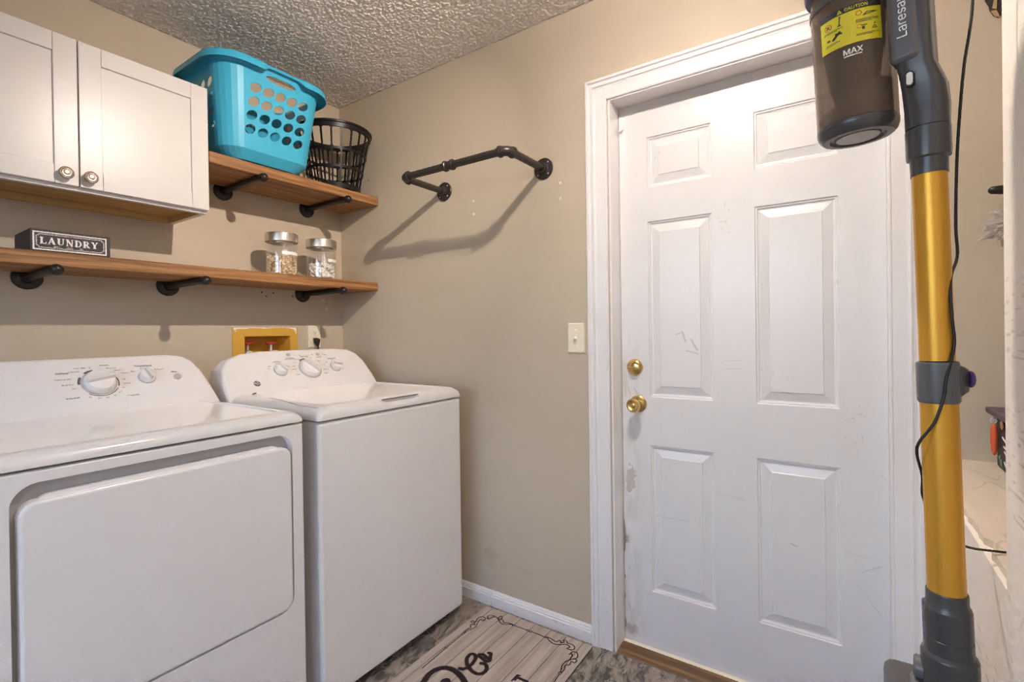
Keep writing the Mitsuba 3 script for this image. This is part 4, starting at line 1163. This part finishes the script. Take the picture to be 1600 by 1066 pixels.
# ---------------------------------------------------------------- printed mat on the floor
mt = thing('floor_mat', 'grey wood-print laundry mat with black scroll border on the stone floor', 'mat')
MZ = 0.0055
mo = rrect(-0.791, -1.4985, -0.0315, -0.9985, 0.004)
add(mt + '__sheet', cat(place(extrude(mo, MZ - 0.001), (0, 0, 0.0008), (1, 0, 0), (0, 1, 0))), 'mat_mat')
SC = {'scroll': [[(-0.232, -1.0409), (-0.2122, -1.043), (-0.1954, -1.0498), (-0.1751, -1.0521), (-0.1515, -1.0438), (-0.1349, -1.0391), (-0.1197, -1.0419), (-0.122, -1.0549), (-0.1286, -1.0529), (-0.1263, -1.0441)], [(-0.2285, -1.0368), (-0.2079, -1.0353), (-0.1918, -1.0408), (-0.1781, -1.0276), (-0.1677, -1.0317), (-0.1684, -1.0426), (-0.1564, -1.0311), (-0.1623, -1.019), (-0.1506, -1.0146), (-0.1495, -1.0318), (-0.1336, -1.0255), (-0.1139, -1.0248), (-0.1044, -1.0343), (-0.1081, -1.0497), (-0.1188, -1.0558)], [(-0.1036, -1.067), (-0.103, -1.0554), (-0.0858, -1.0495), (-0.0749, -1.0644), (-0.0774, -1.0869), (-0.0988, -1.1206), (-0.0989, -1.1426), (-0.0848, -1.1605), (-0.0849, -1.1692)], [(-0.0981, -1.0567), (-0.0973, -1.0685), (-0.0827, -1.0702), (-0.081, -1.0792)], [(-0.0809, -1.1665), (-0.0828, -1.1433), (-0.0903, -1.1318), (-0.078, -1.1171), (-0.0857, -1.1072), (-0.0738, -1.0946), (-0.059, -1.0975), (-0.0674, -1.1076), (-0.0788, -1.1076)], [(-0.079, -1.3293), (-0.0913, -1.3461), (-0.0983, -1.3693), (-0.0884, -1.3943), (-0.0752, -1.4098), (-0.0827, -1.4286), (-0.0948, -1.4231)], [(-0.0757, -1.3274), (-0.0778, -1.3501), (-0.0831, -1.3685), (-0.0684, -1.3796), (-0.0786, -1.3901), (-0.0672, -1.398), (-0.0605, -1.3888), (-0.0555, -1.3995), (-0.0655, -1.4104), (-0.0649, -1.4306), (-0.0739, -1.4451), (-0.0888, -1.4472), (-0.0963, -1.4357), (-0.0953, -1.4223)], [(-0.1201, -1.4473), (-0.0995, -1.4519), (-0.0982, -1.4675), (-0.1195, -1.4792), (-0.1364, -1.4707), (-0.1569, -1.4564), (-0.1868, -1.4528), (-0.2129, -1.4623), (-0.2207, -1.4624)], [(-0.1193, -1.4458), (-0.1141, -1.4565), (-0.143, -1.4606), (-0.1621, -1.4528)], [(-0.1381, -1.468), (-0.1317, -1.4736), (-0.1359, -1.4846), (-0.1515, -1.4837), (-0.1504, -1.4708), (-0.1691, -1.4734), (-0.1809, -1.462), (-0.1983, -1.4684), (-0.2236, -1.4684)]], 'line': [[(-0.2435, -1.039), (-0.3307, -1.0405)], [(-0.344, -1.0404), (-0.4683, -1.0444)], [(-0.0836, -1.1812), (-0.0817, -1.2348)], [(-0.0807, -1.2612), (-0.0812, -1.3145)], [(-0.2339, -1.4661), (-0.2893, -1.4695)]], 'bead': [(-0.2366, -1.0385), (-0.337, -1.0402), (-0.0836, -1.1742), (-0.0819, -1.2413), (-0.0816, -1.255), (-0.0808, -1.3215), (-0.2257, -1.4651)], 'C': [(-0.3973, -1.1561), (-0.3954, -1.1674), (-0.3794, -1.1761), (-0.3555, -1.1786), (-0.3249, -1.1708), (-0.3107, -1.1539), (-0.318, -1.1409), (-0.342, -1.1443), (-0.3653, -1.1635), (-0.3812, -1.1921), (-0.3863, -1.2177), (-0.3803, -1.2342), (-0.3632, -1.2421), (-0.3432, -1.2358), (-0.3314, -1.2197), (-0.3342, -1.2038)], 'a': [[(-0.3125, -1.198), (-0.3083, -1.1763), (-0.299, -1.1702), (-0.2941, -1.182), (-0.2992, -1.2025), (-0.3055, -1.2207), (-0.3165, -1.2138), (-0.3131, -1.193)], [(-0.2743, -1.1937), (-0.2751, -1.2031), (-0.2888, -1.2104), (-0.3055, -1.2207)]], 'ring': [(-0.5468, -1.1069), (-0.5122, -1.0952), (-0.476, -1.0866), (-0.4453, -1.0919), (-0.4222, -1.1125), (-0.416, -1.1482), (-0.4252, -1.1852), (-0.4406, -1.2159), (-0.4592, -1.2416)], 'dot': [(-0.4748, -1.1597)], 'T': [[(-0.3113, -1.3586), (-0.3134, -1.3467), (-0.3488, -1.3447)], [(-0.3239, -1.352), (-0.3228, -1.3958)], [(-0.3134, -1.3467), (-0.3409, -1.3519)]]}
ln = [stroke(q, 0.0042) for q in SC['scroll']] + [LineString(q).buffer(0.0019) for q in SC['line']] + [Point(q).buffer(0.0062).difference(Point(q).buffer(0.0030)) for q in SC['bead']]
tag(add(mt + '__border', place(extrude(unary_union(ln), 0.0003), (0, 0, MZ - 0.0001), (1, 0, 0), (0, 1, 0)), 'mat_print'), 'black printed scroll border')
tag(add(mt + '__backing', place(extrude(mo.buffer(0.0013), 0.003), (0, 0, 0.0003), (1, 0, 0), (0, 1, 0)), 'mat_sole'), 'dark rubber backing')
for g_ in (stroke(SC['C'], 0.0150), unary_union([stroke(q, 0.0145) for q in SC['a']]), stroke(SC['ring'], 0.022), Point(SC['dot'][0]).buffer(0.018),
           unary_union([LineString(SC['T'][0]).buffer(0.0030, cap_style=2), LineString(SC['T'][1]).buffer(0.0055, cap_style=2), LineString(SC['T'][2]).buffer(0.0055, cap_style=2)])):
    add(mt + '__letter', place(extrude(g_, 0.0003), (0, 0, MZ - 0.0001), (1, 0, 0), (0, 1, 0)), 'mat_print')
# ---------------------------------------------------------------- cordless vacuum hanging on wall_front
vc = thing('stick_vacuum', 'grey and gold cordless stick vacuum with a smoky dust bin, hung beside the door', 'vacuum cleaner')
A_LO, A_HI = np.array([-0.8878, -2.3945, 0.856]), np.array([-0.8930, -2.3810, 1.385])
A_D = (A_HI - A_LO) / np.linalg.norm(A_HI - A_LO)


def ax(z):
    return A_LO + (A_HI - A_LO) * ((z - A_LO[2]) / (A_HI[2] - A_LO[2]))


add(vc + '__lower_tube', lathe([(0.0150, 0), (0.01925, 0), (0.01925, 0.246), (0.015, 0.246)], ax(0.853), A_D, 48), 'mat_gold', 40)
add(vc + '__upper_tube', lathe([(0.0150, 0), (0.01790, 0), (0.01790, 0.246), (0.015, 0.246)], ax(1.150), A_D, 48), 'mat_gold', 40)
cl = add(vc + '__clamp', lathe([(0.0180, 0), (0.0203, 0.0), (0.0216, 0.003), (0.0216, 0.049), (0.0203, 0.052), (0.0180, 0.052)], ax(1.097), A_D, 40), 'mat_grey_plastic', 40)
bd = np.array([0.20, -0.98, 0])
bc = ax(1.125)
add(cl + '__button_housing', hull_spheres([bc + bd * 0.020 + np.array([0, 0, s * 0.014]) + np.array([q * 0.007, 0, 0]) for s in (-1, 1) for q in (-1, 1)] + [bc + bd * 0.0255 + np.array([0, 0, s * 0.011]) for s in (-1, 1)], 0.0055, 12), 'mat_dark_plastic', 50)
tag(add(cl + '__button', cyl(bc + bd * 0.030 + [0, 0, 0.002], bc + bd * 0.0345 + [0, 0, 0.002], 0.0105, 24, b=0.0015), 'mat_purple', 40), 'purple button')
# foot of the tube
add(vc + '__connector', lathe([(0.0150, 0.1165), (0.0205, 0.1165), (0.0212, 0.1150), (0.0214, 0.1020), (0.0240, 0.0960), (0.0243, 0.0940), (0.0246, 0.0600), (0.0238, 0.0595), (0.0238, 0.0585), (0.0246, 0.0580), (0.0248, 0.0400),
                               (0.0278, 0.0370), (0.0288, 0.0340), (0.0290, -0.0300), (0.0270, -0.0340), (0, -0.0340)], ax(0.741), A_D, 48), 'mat_dark_plastic', 35)
wl = np.array([0.126, 0.992, 0])
tag(add(vc + '__accent', cyl(ax(0.786) + wl * 0.0134, ax(0.838) + wl * 0.0134, 0.0118, 40), 'mat_purple', 40), 'purple sleeve')
add(vc + '__hinge', cat(cyl(ax(0.748) + wl * 0.024, ax(0.748) + wl * 0.036, 0.014, 24, b=0.002), rbox(ax(0.700) - [0.02, 0.012, 0.02], ax(0.735) + [0.02, 0.040, 0.0], 0.008)), 'mat_grey_plastic', 40)
add(vc + '__floor_head', rbox((-1.010, -2.445, 0.635), (-0.766, -2.335, 0.690), 0.014), 'mat_dark_plastic', 40)
# collars between tube and motor body
add(vc + '__collar', lathe([(0.015, 0.0), (0.0190, 0.0), (0.0192, 0.0195), (0.0222, 0.0215), (0.0228, 0.026), (0.0228, 0.0575), (0.0222, 0.0580), (0.0222, 0.0590), (0.018, 0.0592)], ax(1.386), A_D, 48), 'mat_dark_plastic', 35)
ND, RD = np.array([-0.95, 0.31, 0.0]), np.array([-0.31, -0.95, 0.0])


def super_loop(c, hr, hn, e=3.2, n=44):
    a = np.arange(n) * 2 * math.pi / n
    ca, sa = np.cos(a), np.sin(a)
    x, y = hr * np.sign(ca) * np.abs(ca) ** (2 / e), hn * np.sign(sa) * np.abs(sa) ** (2 / e)
    return np.asarray(c) + x[:, None] * RD + y[:, None] * ND


stn = [((-0.8935, -2.3795, 1.4455), 0.0222, 0.0215, 2.2), ((-0.8935, -2.3795, 1.470), 0.0226, 0.0215, 2.4), ((-0.8940, -2.3775, 1.496), 0.0224, 0.0210, 2.8), ((-0.8955, -2.3740, 1.511), 0.0208, 0.0205, 3.0),
       ((-0.8975, -2.3700, 1.524), 0.0192, 0.0205, 3.2), ((-0.9000, -2.3670, 1.570), 0.0198, 0.0205, 3.4), ((-0.9025, -2.3640, 1.620), 0.0204, 0.0205, 3.4), ((-0.905, -2.361, 1.690), 0.021, 0.021, 3.4), ((-0.908, -2.357, 1.760), 0.019, 0.019, 3.0)]
bm = loft([super_loop(*s) for s in stn])
bm.fix_normals()
bo = add(vc + '__body', bm, 'mat_dark_plastic', 45)
hc0, hc1 = np.array([-0.8985, -2.3690, 1.536]) - RD * 0.0075, np.array([-0.9055, -2.3610, 1.720]) - RD * 0.0075
hs = add(vc + '__housing', hull_spheres([c + RD * s * 0.0075 + ND * q for c in (hc0, hc1) for s in (-1, 1) for q in (0.002, 0.0155)], 0.0085, 20), 'mat_grey_plastic', 45)
hd = (hc1 - hc0) / np.linalg.norm(hc1 - hc0)
lt = text('Laresar', 0.0105, 0.0004)
add(hs + '__lettering', place(lt, hc0 + hd * 0.0205 + RD * 0.0045 + ND * 0.0241, hd, -RD), 'mat_white_print')
bt = np.array([-0.8960, -2.3735, 1.505]) - RD * 0.0070
add(bo + '__switch_surround', place(extrude(rrect(-0.0048, -0.0100, 0.0048, 0.0100, 0.0046), 0.003), bt + ND * 0.0200, RD, [0, 0, 1]), 'mat_rubber')
tag(add(bo + '__switch', place(extrude(rrect(-0.0032, -0.0078, 0.0032, 0.0078, 0.0031), 0.003), bt + ND * 0.0212 + RD * 0.0006, RD, [0, 0, 1]), 'mat_pale_label'), 'pale release button')
add(vc + '__hanger', rbox((-0.930, -2.4695, 1.690), (-0.885, -2.372, 1.740), 0.006), 'mat_dark_plastic', 40)
# dust bin
BC, BD = np.array([-0.8560, -2.3080, 1.4635]), np.array([-0.026, 0.041, 1.0])
BD = BD / np.linalg.norm(BD)
B_R = 0.0478
BNx = np.array([-1.0, 0, 0]) - BD * (np.array([-1.0, 0, 0]) @ BD)
BNx /= np.linalg.norm(BNx)
BRx = np.cross(BD, BNx)
if BRx[1] > 0:
    BRx = -BRx


def on_bin(m, r):
    """Bend a flat mesh (x along the turn to the right, y up, z out) round the bin."""
    a = m.vertices[:, 0] / B_R
    rr = r + m.vertices[:, 2]
    q = m.copy()
    q.vertices = BC + np.outer(m.vertices[:, 1], BD) + (rr * np.cos(a))[:, None] * BNx + (rr * np.sin(a))[:, None] * BRx
    return q


def bands(poly, depth=0.0003, w=0.004):
    x0, y0, x1, y1 = poly.bounds
    ps = [poly.intersection(sbox(a, y0 - 1, a + w + 1e-9, y1 + 1)) for a in np.arange(x0, x1, w)]
    return cat(*[extrude(p, depth) for p in ps if not p.is_empty and p.area > 1e-10 and p.geom_type in ('Polygon', 'MultiPolygon')])


bn = add(vc + '__dust_bin', lathe([(B_R, 0.016), (B_R, 0.178), (B_R - 0.001, 0.182), (B_R - 0.001, 0.205)], BC, BD, 64), 'mat_smoke', True)
tag(bn, 'smoky see-through dust bin')
tag(add(bn + '__lid', lathe([(0, -0.001), (0.026, -0.001), (0.0275, 0.001), (0.0315, 0.001), (0.0335, -0.0025), (0.0415, -0.002), (0.0455, 0.002), (0.0478, 0.008), (0.0481, 0.0125), (0.0478, 0.0155), (0.046, 0.016), (0, 0.016)], BC, BD, 64), 'mat_dark_plastic', 40), 'dark hinged lid')
add(bn + '__lid_plate', lathe([(0, -0.0016), (0.0255, -0.0016), (0.0258, -0.001)], BC, BD, 48), 'mat_knob_grey', 40)
add(bn + '__cyclone', lathe([(0, 0.050), (0.024, 0.052), (0.0300, 0.080), (0.0345, 0.115), (0.0385, 0.150), (0.0400, 0.205), (0, 0.205)], BC, BD, 40), 'mat_cyclone', 40)
da = np.linspace(0, 2 * math.pi, 49)[:-1]
dl = []
for f_, z_ in ((1.0, 0.0168), (1.0, 0.3), (1.0, 0.65), (1.0, 1.0), (0.8, 1.10), (0.5, 1.16), (0.2, 1.18)):
    top = 0.048 + 0.020 * np.cos(da - 1.3) + 0.016 * (meshkit.fbm(np.column_stack([np.cos(da) * 2, np.sin(da) * 2, da * 0 + z_]), 3, 4) - 0.5)
    hz = 0.0168 + (top - 0.0168) * (z_ if z_ > 0.02 else 0.0)
    rr_ = f_ * (0.0452 - 0.0035 * meshkit.fbm(np.column_stack([np.cos(da) * 4, np.sin(da) * 4, hz * 60]), 3, 8))
    dl.append(BC + hz[:, None] * BD + (rr_ * np.cos(da))[:, None] * BNx + (rr_ * np.sin(da))[:, None] * BRx)
ds = loft(dl)
ds.fix_normals()
tag(add(bn + '__dust', ds, 'mat_dust', True), 'grey dust heap')
add(bn + '__seal', lathe([(B_R + 0.0002, 0.1780), (B_R + 0.0012, 0.1785), (B_R + 0.0012, 0.1865), (B_R + 0.0002, 0.187)], BC, BD, 64), 'mat_dark_plastic', 40)
add(bn + '__red_ring', lathe([(B_R - 0.0028, 0.1735), (B_R - 0.0012, 0.1740), (B_R - 0.0012, 0.1756), (B_R - 0.0028, 0.176)], BC, BD, 64), 'mat_red', 40)
add(vc + '__motor_cap', lathe([(B_R - 0.002, 0.2055), (B_R + 0.0045, 0.2055), (B_R + 0.0060, 0.209), (B_R + 0.0060, 0.245), (0.040, 0.270), (0, 0.272)], BC, BD, 56), 'mat_purple', 40)
add(vc + '__neck', hull_spheres([BC + BD * q + BRx * 0.044 for q in (0.205, 0.250)] + [np.array([-0.900, -2.355, 1.69]), np.array([-0.902, -2.352, 1.73])], 0.012, 14), 'mat_dark_plastic', 40)
# caution label, MAX mark
yl = sbox(-0.0395, -0.0055, 0.0335, 0.0375)
bk_ = sbox(-0.0395, 0.0377, 0.0335, 0.0455)
Y0 = 0.1170
stk = add(bn + '__caution_label', on_bin(place(bands(yl), (0, Y0, 0), (1, 0, 0), (0, 1, 0)), B_R + 0.0003), 'mat_yellow')
tag(stk, 'yellow caution label')
add(stk + '__band', on_bin(place(bands(bk_), (0, Y0, 0), (1, 0, 0), (0, 1, 0)), B_R + 0.0003), 'mat_dark')
ct = text('CAUTION', 0.0040, 0.0002, True)
tri = Polygon([(0, 0), (0.0062, 0), (0.0031, 0.0054)]).difference(sbox(0.0027, 0.0011, 0.0035, 0.0038))
add(stk + '__heading', on_bin(cat(place(ct, (-0.0085, Y0 + 0.0396, 0.0003), (1, 0, 0), (0, 1, 0)), place(extrude(tri, 0.0002), (-0.0170, Y0 + 0.0392, 0.0003), (1, 0, 0), (0, 1, 0))), B_R + 0.0003), 'mat_yellow')
ic = []


def lines_of(x, y, w, rows, h=0.0007):
    for i in range(rows):
        ic.append(sbox(x, y - i * 0.0016, x + w * (1.0 if i < rows - 1 else 0.7), y - i * 0.0016 + h))


lines_of(-0.0345, 0.0205, 0.024, 2)
lines_of(-0.0325, 0.0035, 0.018, 2)
lines_of(0.0035, 0.0225, 0.026, 3)
lines_of(0.0035, 0.0035, 0.026, 2)
ic += [LineString([(-0.0150, 0.0240), (-0.0138, 0.0345)]).buffer(0.0006), sbox(-0.0168, 0.0232, -0.0128, 0.0246), Point(-0.0138, 0.0345).buffer(0.0012),
       sbox(-0.0305, 0.0085, -0.0265, 0.0112), LineString([(-0.0225, 0.0085), (-0.0150, 0.0150)]).buffer(0.0016), LineString([(-0.0190, 0.0145), (-0.0130, 0.0130)]).buffer(0.0012),
       LineString([(0.0120, 0.0275), (0.0160, 0.0310), (0.0275, 0.0305), (0.0120, 0.0275)]).buffer(0.0005), sbox(0.0100, 0.0090, 0.0130, 0.0130), sbox(0.0090, 0.0140, 0.0155, 0.0152),
       Polygon([(0.0205, 0.0085), (0.0275, 0.0085), (0.0240, 0.0130)]).difference(Polygon([(0.0220, 0.0094), (0.0260, 0.0094), (0.0240, 0.0118)])), Point(0.0245, 0.0150).buffer(0.0009), LineString([(-0.030, 0.0262), (-0.0275, 0.0292)]).buffer(0.0007), LineString([(-0.029, 0.0292), (-0.027, 0.0262)]).buffer(0.0006)]
add(stk + '__pictograms', on_bin(place(bands(unary_union(ic), 0.0002, 0.002), (0, Y0, 0.0003), (1, 0, 0), (0, 1, 0)), B_R + 0.0003), 'mat_dark')
rd = unary_union([Point(-0.0285, 0.0277).buffer(0.0046).difference(Point(-0.0285, 0.0277).buffer(0.0038)), LineString([(-0.0315, 0.0307), (-0.0255, 0.0247)]).buffer(0.0005), Point(0.0070, 0.0315).buffer(0.0034).difference(Point(0.0070, 0.0315).buffer(0.0026)), Point(0.0070, 0.0140).buffer(0.0028).difference(Point(0.0070, 0.0140).buffer(0.0022))])
add(stk + '__red_signs', on_bin(place(bands(rd, 0.0002, 0.0015), (0, Y0, 0.00035), (1, 0, 0), (0, 1, 0)), B_R + 0.0003), 'mat_red')
mx = text('MAX', 0.0072, 0.0002, True)
mx.apply_translation([-mx.bounds[1, 0] / 2, 0, 0])
ul = bands(sbox(-0.0100, -0.0030, 0.0100, -0.0016), 0.0002, 0.002)
add(bn + '__max_mark', on_bin(place(cat(mx, ul), (-0.0015, 0.0985, 0), (1, 0, 0), (0, 1, 0)), B_R + 0.0004), 'mat_white_print')

# charging cord: down along the tube, round it and over the sill
cd = [(-0.862, -2.43, 1.76), (-0.845, -2.431, 1.615), (-0.853, -2.421, 1.532), (-0.857, -2.416, 1.474), (-0.860, -2.412, 1.408), (-0.862, -2.410, 1.326), (-0.8635, -2.4110, 1.284), (-0.8990, -2.3995, 1.2525), (-0.9065, -2.3990, 1.2095), (-0.9040, -2.4015, 1.1700),
      (-0.9125, -2.3930, 1.1300), (-0.9140, -2.3900, 1.1060), (-0.9145, -2.3810, 1.0745), (-0.9100, -2.3670, 1.0480), (-0.898, -2.3655, 1.030), (-0.876, -2.3730, 0.996), (-0.858, -2.3750, 0.966), (-0.838, -2.388, 0.930), (-0.800, -2.410, 0.895), (-0.742, -2.440, 0.868), (-0.690, -2.4730, 0.8515), (-0.676, -2.500, 0.8485), (-0.66, -2.60, 0.8475), (-0.64, -2.70, 0.8475)]
k = add('charging_cord', tube(spline(cd, 8), 0.0017, 8), 'mat_rubber', True)
tag(k, 'thin black charging cord winding down the gold tube and over the white sill', 'cord')

# ---------------------------------------------------------------- things behind the half wall
hk = thing('coat_hook', 'dark metal hook arm sticking out above the pass-through sill', 'hook')
add(hk + '__arm', tube([(-0.12, -2.842, 1.500), (-0.12, -2.72, 1.503), (-0.12, -2.62, 1.508), (-0.12, -2.60, 1.5095), (-0.12, -2.588, 1.5105), (-0.12, -2.580, 1.511), (-0.12, -2.575, 1.5115)], [0.0125, 0.0125, 0.0122, 0.0108, 0.0095, 0.0085, 0.0035], 16), 'mat_black_iron', True)
add(hk + '__plate', cyl((-0.12, -2.8495, 1.4995), (-0.12, -2.8425, 1.5), 0.03, 24), 'mat_black_iron', 40)
bg = trimesh.creation.icosphere(4, 1.0)
v = bg.vertices.copy()
ridge = np.abs(meshkit.fbm(v * 3.1 + 2, 3, 21) - 0.5) * 2
v = v * (0.72 + 0.75 * ridge)[:, None] * [0.030, 0.062, 0.050] + 0.006 * (meshkit.noise(v * 9, 3)[:, None] - 0.5)
v[:, 2] += 0.45 * (v[:, 1] + 0.02)* -0.6
bg.vertices = v + [-0.122, -2.628, 1.440]
kb = thing('plastic_bag', 'crumpled clear plastic bag hanging from the dark hook', 'plastic bag')
scene['mat_bag_film'] = {'type': 'principledthin', 'base_color': {'type': 'rgb', 'value': [0.80, 0.77, 0.75]}, 'roughness': 0.18, 'spec_trans': 0.55, 'diff_trans': 0.9, 'eta': 1.5}
add(kb + '__film', bg, 'mat_bag_film')
add(kb + '__strap', tube(spline([(-0.122, -2.636, 1.475), (-0.105, -2.632, 1.50), (-0.12, -2.63, 1.5205), (-0.135, -2.632, 1.50), (-0.122, -2.636, 1.475)]), 0.002, 8), 'mat_bag_film', True)
bx = thing('storage_tin', 'black patterned box with a dark flat lid standing on the white sill', 'box')
tn = add(bx + '__body', cbox((-0.26, -2.74, 0.8455), (-0.036, -2.602, 0.9745), 0.003), 'mat_sign_black')
add(bx + '__lid', cbox((-0.275, -2.757, 0.9750), (-0.022, -2.584, 0.9890), 0.002), 'mat_sign_edge')
pt = [LineString([(-0.090, 0.925), (-0.120, 0.918)]).buffer(0.0028), LineString([(-0.100, 0.905), (-0.135, 0.900)]).buffer(0.0022), LineString([(-0.105, 0.893), (-0.140, 0.886)]).buffer(0.0022), LineString([(-0.105, 0.868), (-0.125, 0.858)]).buffer(0.003)]
add(bx + '__pattern', place(extrude(unary_union(pt), 0.0004), (0, -2.6018, 0), (1, 0, 0), (0, 0, 1), (0, 1, 0)), 'mat_white_print')
lf = unary_union([Polygon([(-0.050, 0.872), (-0.062, 0.862), (-0.072, 0.880)]), Polygon([(-0.066, 0.864), (-0.082, 0.850), (-0.080, 0.872)])])
add(bx + '__leaf', place(extrude(lf, 0.0004), (0, -2.6018, 0), (1, 0, 0), (0, 0, 1), (0, 1, 0)), 'mat_green')
ch = thing('carrot_charm', 'orange carrot-shaped charm hanging from the lid of the black box', 'charm')
pr_ = [(0.0005, -0.040), (0.0035, -0.036), (0.0060, -0.024), (0.0072, -0.006), (0.0072, 0.010), (0.0062, 0.026), (0.0040, 0.036), (0.0, 0.0385)]
add(ch + '__body', lathe(pr_, (-0.062, -2.5925, 0.915), (0, 0, 1), 24), 'mat_orange', 50)
ring = [np.array([-0.062, -2.592 + 0.0055 * math.cos(a), 0.9600 + 0.0065 * math.sin(a)]) for a in np.linspace(0, 2 * math.pi, 25)[:-1]]
add(ch + '__ring', cat(tube(ring, 0.0013, 8, True), tube([(-0.062, -2.592, 0.9665), (-0.062, -2.590, 0.9745)], 0.0012, 8)), 'mat_screw', True)
gd = thing('gold_disc', 'small gold disc below the lid of the black box', 'disc')
add(gd + '__face', cyl((-0.105, -2.6005, 0.957), (-0.105, -2.5965, 0.957), 0.011, 24, b=0.001), 'mat_brass', 40)
add(gd + '__loop', tube([(-0.105, -2.5985, 0.967), (-0.105, -2.5985, 0.9748)], 0.0015, 8), 'mat_brass', True)

for k_ in scene:                                   # prints: many small letters each, one part
    if k_.rpartition('__')[2].rstrip('_0123456789') in ('lettering', 'red_signs', 'pictograms', 'print', 'border', 'pattern', 'heading', 'max_mark'):
        tag(k_, kind='stuff')
